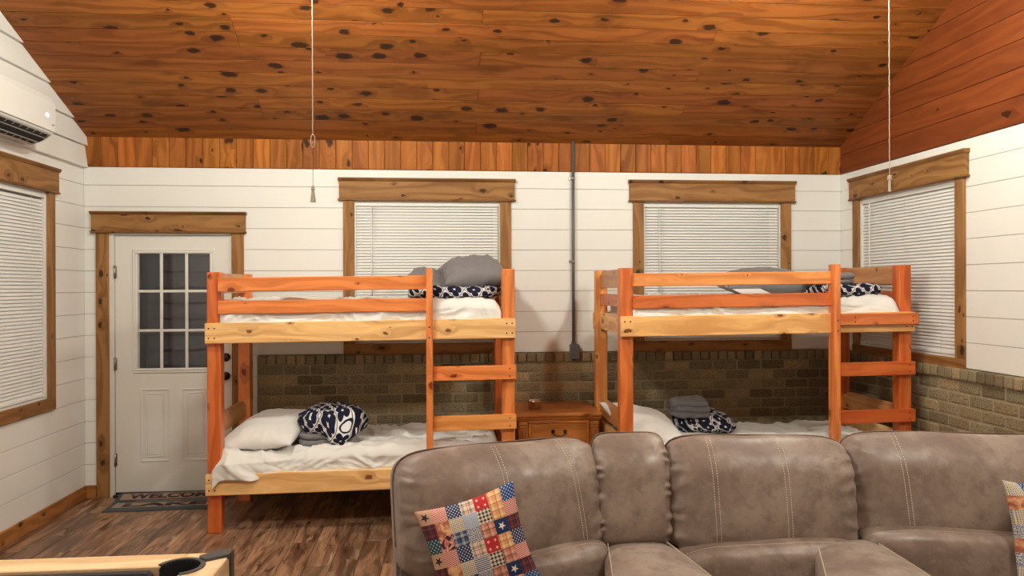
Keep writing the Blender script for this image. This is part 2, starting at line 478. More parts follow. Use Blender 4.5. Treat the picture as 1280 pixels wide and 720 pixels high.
# upper gable: white lap boards on the left, stained pine lap boards on the right
z = BAND0-.012; i = 0
while z < ZR-.05:
    z1 = min(z+.171, ZR-.01)
    pts, ok = gable_poly(YB, 0, z+.004, z1)
    if ok or True:
        if pts[2][0] < pts[3][0]: pts[2] = pts[3] = ((pts[2][0]+pts[3][0])/2, pts[2][1])
        gb = MB().prism(pts, XL-.012, XL+.036, 'yz', 'y', .003).build('gable_board', M['white'], wall_left)
        for v in gb.data.vertices:
            if v.co.x > XL: v.co.x -= .022*(v.co.z-z)/.171
    z += .171
z = BAND0+.003
while z < ZR-.05:
    z1 = min(z+.164, ZR-.01)
    pts, ok = gable_poly(YB, 0, z, z1-.003)
    if pts[2][0] < pts[3][0]: pts[2] = pts[3] = ((pts[2][0]+pts[3][0])/2, pts[2][1])
    k = random.uniform(.74, .95)
    MB().prism([(p, q) for p, q in pts], XR-.010, XR+.012, 'yz', 'y', .003).build('gable_board', M['gable'], wall_right, color=(k*.92, k*.74, k*.66))
    z += .164
# front wall behind the camera
wf = MB().box(XL-.1, XR+.1, YB-.16, YB-.012, -.1, 2.9).build('wall_front', M['groove'], kind='structure')
for a, b in rows: board('shiplap_board', XL, XR, YB-.012, YB, a+.0022, b-.0006, M['white'], wf, bev=.0012)
board('band_board', XL, XR, YB-.012, YB, BAND0, EAVE, M['band'], wf, axis='x', kind='stuff')

# ---- ceiling: two slopes of pine boards
SL = -RIDGE_Y/math.cos(SLOPE)
for side in (0, 1):
    M_ = (0, 0, EAVE) if side == 0 else (0, YB, EAVE)
    rx = -SLOPE if side == 0 else SLOPE
    sg = -1 if side == 0 else 1
    ce = MB().box(XL-.16, XR+.16, min(sg*-.2, sg*SL), max(sg*-.2, sg*SL), -.0125, .12).build('ceiling', M['gapdark'], loc=M_, rot=(rx, 0, 0), kind='structure')
    cw = .1268; r = 0; s0 = 0.
    stuff = MB()
    while s0 < SL-.01:
        s1 = min(s0+cw, SL)
        cut = {1: .255, 0: 1.866, 2: -1.372}[r % 3]
        if r % 6 == 5: cut = 3.0
        ends = [XL, cut, XR] if r % 6 != 3 else [XL, -1.372+.0, 1.866, XR]
        for a, b in zip(ends, ends[1:]):
            y0, y1 = sorted((sg*s0, sg*s1))
            k = random.uniform(.80, 1.16)
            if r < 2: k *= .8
            if side == 0:
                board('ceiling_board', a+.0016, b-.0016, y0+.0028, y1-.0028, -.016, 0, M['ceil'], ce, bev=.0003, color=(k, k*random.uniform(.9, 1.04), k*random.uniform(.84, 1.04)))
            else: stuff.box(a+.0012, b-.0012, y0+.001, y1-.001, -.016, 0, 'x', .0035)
        s0 += cw; r += 1
    if side: stuff.build('ceiling_board', M['ceil'], ce, kind='stuff')
    else: stuff.bm.free()

# ---- brick wainscot
BR = []
for v in range(5):
    sub = superbox(1, 1, 1, 14, 6, fn=lambda c, n: c+n*noise.noise(c*3+Vector((v*5, 0, 0)))*.02)
    BR.append(sub)
for me in BR: me.materials.append(M['brick'])
tones = [(1, 1, 1), (.82, .80, .80), (1.12, 1.06, 1.0), (.70, .68, .66), (1.3, 1.22, 1.1), (.92, .96, .98)]
def brick_at(parent, c, size, along):
    o = link('brick', random.choice(BR), parent=parent, loc=c)
    o.scale = (size[0], size[1], size[2]) if along == 'x' else (size[1], size[0], size[2])
    t = random.choice(tones); k = random.uniform(.85, 1.1); o.color = (t[0]*k, t[1]*k, t[2]*k, 1)
CRS = .0805; BL = .207; RLH = .076
def wainscot(parent, a0, a1, face, along, sgn, zmin, hide):
    """face: wall plane; bricks proud of it by ~2 cm towards sgn. hide(a): below which z bricks are joined"""
    n = int((a1-a0)/.0765)
    low = MB(); 
    def put(a, b, z0, z1, proud, solo):
        L = b-a; ca = (a+b)/2; cz = (z0+z1)/2; j = random.uniform(-.0015, .0015)
        if solo:
            c = (ca, face+sgn*(proud/2-.01+j), cz) if along == 'x' else (face+sgn*(proud/2-.01+j), ca, cz)
            brick_at(parent, c, (L, proud+.02, z1-z0), along)
        else:
            f0, f1 = sorted((face-sgn*.01, face+sgn*(proud+j)))
            if along == 'x': low.box(a, b, f0, f1, z0, z1, bev=.003)
            else: low.box(f0, f1, a, b, z0, z1, bev=.003)
    for i in range(n):
        a = a0+i*(a1-a0)/n
        put(a+.004, a+(a1-a0)/n-.004, BRICK_TOP-RLH, BRICK_TOP-.001, .040, a > (a1-a0)*0+(-3.0 if along == 'y' else -9))
    z1 = BRICK_TOP-RLH-.008; r = 0
    while z1 > .03:
        z0 = max(z1-CRS+.010, .0)
        a = a0-(BL/2 if r % 2 else 0)
        while a < a1-.01:
            p, q = max(a+.004, a0), min(a+BL-.005, a1)
            if q-p > .02: put(p, q, z0, z1, .022, z0 > zmin and (along == 'x' or p > -2.6))
            a += BL
        z1 -= CRS; r += 1
    low.build('brick', M['brick'], parent, kind='stuff')
    if along == 'x': MB().box(a0, a1, face-.017, face+.012, 0, BRICK_TOP-.004).build('mortar', M['mortar'], parent)
    else: MB().box(face-.017, face+.012, a0, a1, 0, BRICK_TOP-.004).build('mortar', M['mortar'], parent)
wainscot(wall_back, -1.484, XR-.02, -.001, 'x', -1, .47, None)
wainscot(wall_right, YB, -.0, XR+.001, 'y', -1, .55, None)

# ---- baseboards
bl = MB().box(XL, XL+.016, YB, 0, 0, .098, 'y', .003).build('baseboard_left', M['trim'], kind='structure', color=(1.25, 1.05, .85))
bb = MB().box(XL+.016, -2.712, -.016, 0, 0, .098, 'x', .003).build('baseboard_back', M['trim'], kind='structure', color=(1.25, 1.05, .85))

# ---- windows (casing, sash, glass) and their blinds
def window(num, wall, F, a0, a1, z0, z1, cas=.088, wandpos=.12, jambw=.0):
    """F maps (along, out, z) to world; out is + into the room. built in a local frame: x along, y = -out"""
    root = link('window_%d' % num, None, kind='structure'); root.matrix_world = F
    col = random.uniform(.9, 1.08)
    t = .02
    cs = (col, col, col)
    board('casing', a0-cas, a0, -t, 0, z0-.0, z1, M['trim'], root, axis='z', bev=.003, color=jit(.08))
    board('casing', a1, a1+cas, -t, 0, z0-.0, z1, M['trim'], root, axis='z', bev=.003, color=jit(.08))
    board('sill_board', a0-cas, a1+cas, -t-.004 if z0 > 1 else -t, 0, z0-.088, z0, M['trim'], root, bev=.003, color=jit(.06, (.95, .9, .85)))
    h = MB(); h.box(a0-cas-.03, a1+cas+.03, -t-.012, 0, z1+.010, z1+.150, 'x', .002)
    h.build('header_board', M['trim'], root, color=jit(.05))
    board('header_bead', a0-cas-.04, a1+cas+.04, -t-.018, 0, z1-.004, z1+.010, M['trim'], root, bev=.004, color=(.8, .78, .75))
    cp = MB().prism([(0, z1+.150), (-t-.014, z1+.150), (-t-.026, z1+.168), (-t-.026, z1+.178), (0, z1+.180)], a0-cas-.038, a1+cas+.038, 'yz', 'x', .001)
    cp.build('crown_cap', M['trim'], root, color=(.72, .68, .62))
    # jamb lining
    j = MB()
    j.box(a0-.006, a0+.012, .0, .13, z0, z1); j.box(a1-.012, a1+.006, .0, .13, z0, z1); j.box(a0, a1, .0, .13, z1-.012, z1+.004); j.box(a0, a1, .0, .13, z0-.004, z0+.012)
    j.build('jamb', M['doorw'], root)
    s = MB(); m = (z0+z1)/2
    for (p, q, r_, u) in ((a0+.012, a0+.05, z0+.012, z1-.012), (a1-.05, a1-.012, z0+.012, z1-.012), (a0+.05, a1-.05, z0+.012, z0+.06), (a0+.05, a1-.05, z1-.055, z1-.012), (a0+.05, a1-.05, m-.02, m+.02)):
        s.box(p, q, .085, .115, r_, u, bev=.002)
    s.build('sash', M['doorw'], root)
    MB().box(a0+.045, a1-.045, .098, .102, z0+.05, m-.015).build('pane', M['glass'], root)
    MB().box(a0+.045, a1-.045, .098, .102, m+.015, z1-.05).build('pane', M['glass'], root)
    return root
def blind(F, a0, a1, z0, z1, label, wand=.13, tilt=62, gapl=.008, gapr=.014):
    b = thing('window_blind', label, 'blind', group=None); b.matrix_world = F
    y = .022
    p0, p1 = a0+gapl, a1-gapr
    MB().box(p0, p1, y-.018, y+.018, z1-.045, z1-.014, bev=.002).build('headrail', M['blind'], b)
    MB().box(p0, p1, y-.012, y+.012, z0+.016, z0+.034, bev=.003).build('bottom_rail', M['blind'], b)
    s = MB(); z = z0+.045; ta = math.radians(tilt); hw = .0128
    while z < z1-.05:
        dy, dz = hw*math.cos(ta), hw*math.sin(ta)
        cur = .0016
        # curved slat as a 4-segment strip with thickness
        prof = []
        for k in range(4):
            tt = -1+2*k/3; off = cur*(1-tt*tt)
            prof.append((y-dy*tt*-1 - off*math.sin(ta), z+dz*tt*-1*-1 - off*math.cos(ta)*-1))
        bk = [(a-.0006*-1, b_) for a, b_ in prof[::-1]]
        s.prism([(a, b_) for a, b_ in prof]+bk, p0+.002, p1-.002, 'yz')
        z += .0240
    s.build('slats', M['blind'], b, kind='stuff')
    n = 3 if (a1-a0) > 1 else 2
    for k in range(n):
        xx = p0+(p1-p0)*(.14+.72*k/(n-1))
        MB().tube([(xx, y-.015, z1-.04), (xx, y-.015, z0+.03)], .0009, 5).build('ladder_cord', M['blind'], b)
    xw = p0+wand
    MB().tube([(xw, y-.026, z1-.045), (xw, y-.026, z0+.28)], .0042, 6).build('tilt_wand', M['blind'], b)
    MB().tube([(xw+.022, y-.024, z1-.045), (xw+.022, y-.024, z0+.2)], .0013, 5).build('lift_cord', M['blind'], b)
    return b
FB = Matrix.Identity(4)                                             # back wall: along = x
FR = Matrix.Translation((XR, 0, 0)) @ Matrix.Rotation(-PI/2, 4, 'Z')  # right wall: local x -> -Y, local y -> +X
FL = Matrix.Translation((XL, 0, 0)) @ Matrix.Rotation(PI/2, 4, 'Z')   # left wall: local x -> +Y, local y -> -X
window(1, wall_back, FB, *W1); window(2, wall_back, FB, *W2)
window(3, wall_right, FR, -WR[1], -WR[0], WR[2], WR[3]); window(4, wall_left, FL, *WLf)
blind(FB, *W1, 'closed white mini blind in the window behind the bunk bed nearer the door', tilt=60)
blind(FB, *W2, 'closed white mini blind in the back wall window behind the right bunk bed', tilt=60)
blind(FR, -WR[1], -WR[0], WR[2], WR[3], 'closed white mini blind in the window on the right wall above the brick', tilt=68)
blind(FL, *WLf, 'closed white mini blind on the left wall beneath the air conditioner', tilt=68)

# ---- door with nine lites
def panel_frame(mb, x0, x1, z0, z1, y, wd, ht):
    for a, b, c, d in ((x0, x1, z1-wd, z1), (x0, x1, z0, z0+wd), (x0, x0+wd, z0+wd, z1-wd), (x1-wd, x1, z0+wd, z1-wd)):
        mb.box(a, b, y-ht, y+.002, c, d, bev=min(wd, ht)*.45)
dr = link('door_1', None, kind='structure')
DX0, DX1, DZ0, DZ1 = -2.572, -1.692, .030, 2.050
GX0, GX1, GZ0, GZ1 = -2.405, -1.850, 1.003, 1.912
leaf = MB()
yd0, yd1 = .010, .052
for a, b, c, d in ((DX0, GX0, DZ0, DZ1), (GX1, DX1, DZ0, DZ1), (GX0, GX1, DZ0, GZ0), (GX0, GX1, GZ1, DZ1)): leaf.box(a, b, yd0, yd1, c, d)
dl = leaf.build('leaf', M['doorw'], dr)
lf = MB(); panel_frame(lf, GX0-.035, GX1+.035, GZ0-.035, GZ1+.035, yd0, .018, .010); panel_frame(lf, GX0-.018, GX1+.018, GZ0-.018, GZ1+.018, yd0, .020, .014)
lf.build('lite_frame', M['doorw'], dl)
cwid = (GX1-GX0-2*.022)/3; rht = (GZ1-GZ0-2*.020)/3
for k in (1, 2):
    xx = GX0+k*cwid+(k-1)*.022
    MB().box(xx, xx+.022, yd0-.006, yd0+.010, GZ0, GZ1, 'z', .004).build('muntin', M['doorw'], dl)
    zz = GZ0+k*rht+(k-1)*.020
    MB().box(GX0, GX1, yd0-.005, yd0+.010, zz, zz+.020, 'x', .004).build('muntin', M['doorw'], dl)
for i in range(3):
    for j in range(3):
        xx = GX0+i*(cwid+.022); zz = GZ0+j*(rht+.020)
        MB().box(xx, xx+cwid, yd0+.012, yd0+.016, zz, zz+rht).build('pane', M['glass'], dl)
for x0, x1 in ((-2.385, -2.165), (-2.070, -1.855)):
    for z0, z1 in ((.27, .845),):
        pf = MB(); panel_frame(pf, x0, x1, z0, z1, yd0, .014, .006); panel_frame(pf, x0+.035, x1-.035, z0+.035, z1-.035, yd0, .010, .005)
        pf.prism([(x0+.05, z0+.05), (x1-.05, z0+.05), (x1-.05, z1-.05), (x0+.05, z1-.05)], yd0-.005, yd0+.002, 'xz', bev=.0045)
        pf.build('embossed_panel', M['doorw'], dl)
j = MB(); j.box(-2.612, -2.576, -.004, .14, 0, 2.07); j.box(-1.690, -1.676, -.002, .14, 0, 2.07); j.box(-2.612, -1.676, -.002, .14, 2.054, 2.072)
j.build('door_jamb', M['doorw'], dr)
MB().box(-2.58, -1.68, -.035, .13, 0, .022, bev=.004).build('threshold', M['bronze'], dr)
MB().box(-2.57, -1.695, .004, .012, .018, .034).build('door_sweep', M['dark'], dr)
for zz in (1.764, 1.044, .293):
    h = MB(); h.tube([(-2.574, -.002, zz-.05), (-2.574, -.002, zz+.05)], .008, 8); h.box(-2.590, -2.560, .004, .010, zz-.048, zz+.048)
    h.build('hinge', M['hinge'], dr)
for zz, nm in ((1.086, 'deadbolt'), (.938, 'door_knob')):
    k = MB(); Mx = Matrix.Translation((-1.730, yd0, zz)) @ Matrix.Rotation(PI/2, 4, 'X')
    if nm == 'door_knob': k.lathe([(.032, 0), (.033, .006), (.014, .012), (.012, .03), (.024, .040), (.030, .055), (.027, .068), (.012, .075), (0, .076)], 24, Mx)
    else: k.lathe([(.033, 0), (.034, .008), (.028, .022), (.012, .026), (0, .027)], 24, Mx); k.box(-1.734, -1.726, yd0-.042, yd0-.024, zz-.012, zz+.012, bev=.002)
    k.build(nm, M['black'], dl)
board('casing', -2.706, -2.612, -.022, 0, 0, 2.072, M['trim'], dr, axis='z', bev=.003)
board('casing', -1.678, -1.586, -.022, 0, 0, 2.072, M['trim'], dr, axis='z', bev=.003)
board('header_board', -2.735, -1.570, -.034, 0, 2.082, 2.212, M['trim'], dr, bev=.002)
board('header_bead', -2.742, -1.563, -.044, 0, 2.068, 2.082, M['trim'], dr, bev=.004, color=(.8, .78, .75))
MB().prism([(0, 2.212), (-.036, 2.212), (-.056, 2.228), (-.056, 2.236), (0, 2.236)], -2.742, -1.563, 'yz', 'x', .001).build('crown_cap', M['trim'], dr, color=(.75, .7, .65))

# ---- covered porch outside the glazed door
pf_ = MB().box(-4.2, 0.2, .17, 2.6, -.12, -.02).build('floor', M['conc'], kind='structure')
ps = link('wall_porch', None, kind='structure')
MB().box(-4.2, .2, 2.12, 2.2, -.02, 3.0).build('backing', M['siding'], ps)
for k in range(18):
    zz = k*.165
    MB().prism([(2.12, zz), (2.086, zz), (2.108, zz+.17), (2.12, zz+.17)], -4.2, .2, 'yz', 'x').build('siding_board', M['siding'], ps)
MB().box(-3.30, -3.12, 1.98, 2.10, -.02, 3., bev=.004).build('trim_1', plain('dark_post', (.05, .045, .05), .6), kind='structure')
pl = bpy.data.lights.new('porch_light', 'POINT'); pl.energy = 22; pl.color = (1, .84, .76); pl.shadow_soft_size = .08
plo = link('porch_light', None) if False else bpy.data.objects.new('porch_light', pl); COL.objects.link(plo); plo.location = (-1.0, 1.0, 2.6)
plo['label'] = 'porch lamp outside beyond the glazed door'; plo['category'] = 'lamp'

# ================================================================== WALL THINGS
# conduit and junction box
c = thing('wall_conduit', 'grey metal conduit running down the white wall to a small box', 'conduit', (0, 0, 0))
MB().tube([(1.056, -.028, 1.15), (1.058, -.028, 2.84)], .0125, 12).build('pipe', M['greymetal'], c)
MB().box(1.026, 1.100, -.072, -.0, 1.045, 1.165, bev=.004).build('junction_box', M['greymetal'], c)
MB().tube([(1.056, -.028, 1.16), (1.056, -.028, 1.185)], .019, 12).build('connector', M['greymetal'], c)
for zz in (2.53, 1.845):
    s_ = MB(); s_.box(1.022, 1.072, -.006, 0, zz-.012, zz+.012, bev=.002); s_.tube([(1.057, -.028, zz-.012), (1.057, -.028, zz+.012)], .0155, 12)
    s_.box(1.026, 1.036, -.010, 0, zz-.005, zz+.005)
    s_.build('strap', M['hinge'], c)

# mini split air conditioner on the left wall
ac = thing('air_conditioner', 'white wall-mounted air conditioner head above the left wall window', 'air conditioner', (XL+.035, -1.36, 2.580))
L2 = .44
prof = [(0, .03), (.045, .0), (.13, .030), (.190, .072), (.200, .092), (.205, .27), (.188, .312), (.15, .33), (0, .33)]
body = MB().prism([(a, b) for a, b in prof], -L2, L2, 'xz', 'y', .006, seg=2); body.build('body', M['acw'], ac)
MB().prism([(.204, .088), (.2075, .088), (.2095, .268), (.206, .268)], -L2+.004, L2-.004, 'xz', 'y', .001).build('front_panel', M['acw'], ac)
MB().prism([(.075, .008), (.132, .030), (.188, .070), (.191, .067), (.135, .026), (.078, .004)], -L2+.03, L2-.03, 'xz').build('outlet', M['dark'], ac)
for k in range(11):
    yy = -L2+.05+k*(2*L2-.1)/10
    MB().prism([(.080, -.000), (.192, .064), (.186, .070), (.076, .006)], yy, yy+.006, 'xz').build('vane', M['silver'], ac)
for a, b in ((.112, .012), (.155, .040), (.078, -.001), (.186, .062)): MB().prism([(a, b), (a+.006, b+.004), (a+.004, b+.009), (a-.002, b+.005)], -L2+.03, L2-.03, 'xz').build('guide_rod', M['silver'], ac)
# seven-segment display, two digits
disp = MB(); gx = .2098
def seg7(y0, z0, on):
    h_, t_ = .011, .0022
    S = {'a': (0, 2*h_, h_, t_), 'b': (0, h_, t_, h_), 'c': (0, 0, t_, h_), 'd': (0, 0, h_, t_), 'e': (h_-t_, 0, t_, h_), 'f': (h_-t_, h_, t_, h_), 'g': (0, h_, h_, t_)}
    for k in on:
        a, b, w_, q = S[k]; disp.box(gx-.002, gx+.0006, y0+a, y0+a+w_, z0+b, z0+b+q)
seg7(.315, .170, 'bcfg'); seg7(.338, .170, 'abdegc')
disp.build('display', emit('pale_blue_led', (.35, .65, 1.), 1.6), ac)
MB().box(gx-.003, gx-.0008, .392, .420, .126, .132).build('badge', M['dark'], ac)

# ceiling fans (above the frame) and their pull cords
for i, (fx, fy, fz, st) in enumerate(FANS):
    zc = EAVE+.5*min(-fy, fy-YB)
    names = ['ceiling fan with round lit globe above the left bunk bed', 'ceiling fan with round lit globe above the right bunk bed',
             'ceiling fan with round lit globe over the pool table', 'ceiling fan with round lit globe in front of the sofa']
    f = thing('ceiling_fan', names[i], 'ceiling fan', (fx, fy, fz), group='ceiling fans')
    MB().tube([(0, 0, .26), (0, 0, zc-fz-.01)], .012, 10).build('downrod', M['bronze'], f)
    MB().lathe([(.05, zc-fz-.09), (.06, zc-fz-.03), (.06, zc-fz-.0)], 20).build('canopy', M['bronze'], f)
    MB().lathe([(.05, .11), (.06, .13), (.10, .15), (.11, .2), (.09, .25), (.03, .27)], 24).build('motor', M['bronze'], f)
    for k in range(5):
        Mx = Matrix.Rotation(2*PI*k/5+.3, 4, 'Z') @ Matrix.Rotation(math.radians(12), 4, 'X')
        bl_ = MB(); bl_.prism([(.10, -.03), (.2, -.055), (.56, -.065), (.60, -.03), (.60, .03), (.56, .065), (.2, .055), (.10, .03)], .196, .204, 'xy', 'x', M_=Mx)
        bl_.build('blade', M['trim'], f)
    MB().lathe([(0, -GLOBE_R)]+[(GLOBE_R*math.cos(a), GLOBE_R*math.sin(a)) for a in [math.radians(t) for t in range(-75, 76, 15)]]+[(.02, GLOBE_R)], 24).build('globe', emit('warm_lit_globe', LAMP_COL, st), f)
def pull(x, y, zb, zt, dark, label, ztop):
    p = thing('pull_cord', label, 'pull cord', (x, y, zb))
    if dark:
        MB().lathe([(.0, 0), (.014, .001), (.0135, .006), (.0075, .055), (.0065, .060), (.010, .062), (.010, .068), (.006, .070), (.008, .073), (.008, .079), (.003, .082), (0, .083)], 16).build('pull_handle', M['woodpull'], p)
        z0 = .082
    else:
        MB().lathe([(.0, 0), (.010, .001), (.010, .004), (.006, .010), (.0075, .040), (.0075, .058), (.006, .062), (.013, .066), (.014, .072), (.008, .076), (.013, .080), (.010, .088), (0, .09)], 16).build('pull_handle', M['cord'], p)
        z0 = .088
    if dark:
        b = MB(); n = 50; zc = .275
        for k in range(n):
            zz = z0+(zc-z0)*k/n; b.lathe([(0, zz), (.0023, zz+.0017), (0, zz+.0034)], 6)
        b.build('bead_chain', M['bronze'], p, kind='stuff')
        pts = [(.0105*math.sin(t)*(1 if q else -1), 0, zc+.032-.032*math.cos(t)) for q in (0, 1) for t in [PI*k/8 for k in range(9)]]
        MB().tube(pts[:9], .0022, 6).tube(pts[9:], .0022, 6).tube([(-.006, 0, zc+.02), (.006, 0, zc+.03)], .002, 6).build('knot', M['cord'], p)
        z0 = zc+.062
    n = 60; L_ = ztop-zb-z0
    MB().tube([(.0008*math.sin(k*1.9), .0008*math.cos(k*1.9), z0+L_*k/n) for k in range(n+1)], .0024, 7).build('cord', M['cord'], p)
pull(-.655, -2.30, 2.066, 0, True, 'white pull cord with dark bead chain and flared grey pull, hanging left of the window', FANS[0][2]+.1)
pull(2.385, -2.30, 2.143, 0, False, 'pull cord with small turned white pull hanging before the right wall window', FANS[1][2]+.1)

# ================================================================== BUNK BEDS
C_POST = (.74, .215, .055); C_ORANGE = (.92, .36, .115); C_PINE = (1.05, .80, .40); C_TAN = (.62, .36, .17); C_RED = (.62, .17, .05); C_GOLD = (.95, .50, .17)
def bunk(ox, yf, dep, dz, label, cols):
    b = thing('bunk_bed', label, 'bunk bed', (ox, yf, 0), group='bunk beds')
    L = 2.058
    sh = lambda v: Vector((v.x, v.y, v.z+(.010*v.x if v.z > .1 else 0)))
    def P(name, x0, x1, y0, y1, z0, z1, ax, col, bev=.004, parent=b):
        return MB().box(x0, x1, y0, y1, z0, z1, ax, bev, taper=sh).build(name, M['bunk'], parent, color=jit(.05, col))
    t = .038; pw_ = .089; top = 1.742+dz*.6
    for nm, x0, y0, cc in (('front left', 0, t, 'fl'), ('front right', L-pw_, t, 'fr'), ('back left', 0, dep-pw_, 'bl'), ('back right', L-pw_, dep-pw_, 'br')):
        P('post', x0, x0+pw_, y0, y0+pw_, 0, top, 'z', cols[cc], .006)
    # side rails lap over the posts and are bolted
    def side(z0, z1, col, y0=0, back=False):
        r = P('side_rail', -.003, L+.003, y0, y0+t, z0, z1, 'x', col)
        return r
    up0, up1 = 1.268+dz, 1.404+dz; lo0, lo1 = .262, .402
    rails = [side(up0, up1, cols['rail']), side(lo0, lo1, cols['rail'])]
    P('side_rail', -.003, L+.003, dep, dep+t, up0, up1, 'x', C_PINE); P('side_rail', -.003, L+.003, dep, dep+t, lo0, lo1, 'x', C_PINE)
    for r, (z0, z1) in zip(rails, ((up0, up1), (lo0, lo1))):
        for xx in (.022, .060, L-.060, L-.022):
            for zz in (z0+.035, z1-.035):
                MB().lathe([(0, 0), (.0048, 0), (.0055, .0015), (.003, .003), (0, .003)], 8, Matrix.Translation((xx, -.0001, zz+.010*xx)) @ Matrix.Rotation(PI/2, 4, 'X')).build('bolt', M['black'], r)
    # guard rails
    gx1 = cols['lad']+.004
    P('guard_rail', pw_-.008, gx1, 0, t, 1.610+dz*.8, 1.704+dz*.6, 'x', cols['g1'])
    P('guard_rail', pw_-.008, gx1, 0, t, 1.462+dz*.8, 1.550+dz*.8, 'x', cols['g2'])
    P('guard_rail', pw_-.01, L-pw_+.01, dep-pw_+.02, dep-pw_+.02+t, 1.610+dz, 1.702+dz*.6, 'x', C_ORANGE) if cols.get('rearguard') else None
    # ladder
    lx = cols['lad']
    lad = P('ladder_upright', lx, lx+.044, -.052, t-.002, lo0+.0, top+.008, 'z', cols['ladc'])
    lad.data.transform(Matrix.Translation((0, -.0005, 0)))
    for zz in (1.30+dz, 1.37+dz):
        MB().lathe([(0, 0), (.0048, 0), (.0055, .0015), (0, .003)], 8, Matrix.Translation((lx+.022, -.053, zz)) @ Matrix.Rotation(PI/2, 4, 'X')).build('bolt', M['black'], lad)
    sx0, sx1 = lx+.044, L+.006
    for (z0, z1, y0, cc) in cols['steps']:
        s_ = P('ladder_step', sx0, sx1, y0, y0+t-.001, z0, z1, 'x', cc)
        xs = [sx1-.045] + ([sx0+.11] if y0 < 0 else [])
        for xx in xs:
            for zz in (z0+.024, z1-.022):
                MB().lathe([(0, 0), (.0045, 0), (.005, .0015), (0, .003)], 8, Matrix.Translation((xx, y0-.0001, zz+.010*xx)) @ Matrix.Rotation(PI/2, 4, 'X')).build('bolt', M['black'], s_)
    # end boards
    y0, y1 = t+.012, dep-.012
    for xx, k in ((.030, 'l'), (L-.058, 'r')):
        for (za, zb, arch) in ((1.600+dz*.8, 1.738+dz*.6, 1), (1.470+dz*.8, 1.556+dz*.8, 0), (1.275+dz, 1.404+dz, 0), (.645, .782, 1), (.505, .600, 0), (.270, .400, 0)):
            cc = cols['end'] if arch else (cols['endmid'] if za in (1.470+dz*.8,) else C_PINE)
            if arch:
                ca = .16
                pts = [(y0, za), (y1, za), (y1, zb-.055), (y1-.03, zb-.052), (y1-ca, zb), (y0+ca, zb), (y0+.03, zb-.052), (y0, zb-.055)]
            else: pts = [(y0, za), (y1, za), (y1, zb), (y0, zb)]
            pts = [(p, q+.010*xx) for p, q in pts]
            MB().prism(pts, xx, xx+.028, 'yz', 'y', .003).build('headboard' if arch else 'end_rail', M['bunk'], b, color=jit(.05, cc))
    # slats
    for zz in (1.312+dz, .318):
        for k in range(11):
            xx = .14+k*.172
            MB().box(xx, xx+.075, t+.001, dep-.001, zz, zz+.018, 'y', .002, taper=sh).build('slat', M['bunk'], b, color=jit(.06, C_PINE))
    return b
B1 = (-1.575, -1.022, .885, .0); B2 = (1.172, -1.232, .925, .035)
bunk(*B1[:3], B1[3], 'orange pine bunk bed nearer the door, with grey pillow on its upper mattress',
     dict(fl=C_POST, fr=(.88, .36, .12), bl=C_ORANGE, br=C_POST, rail=C_PINE, g1=C_ORANGE, g2=C_ORANGE, lad=1.452, ladc=C_ORANGE, end=C_TAN, endmid=C_ORANGE,
          steps=[(.985, 1.082, 0, C_ORANGE), (.645, .745, 0, C_GOLD)]))
bunk(*B2[:3], B2[3], 'orange pine bunk bed in the right corner, with an extra top ladder step',
     dict(fl=(.85, .28, .08), fr=C_POST, bl=C_GOLD, br=C_POST, rail=(1.05, .74, .32), g1=(.95, .46, .16), g2=(.80, .25, .075), lad=1.452, ladc=C_ORANGE, end=C_TAN, endmid=(.75, .30, .16),
          steps=[(1.355, 1.432, -t if False else -.0381, (.80, .28, .09)), (1.003, 1.096, 0, (.80, .23, .065)), (.680, .768, 0, (.72, .18, .05))]))

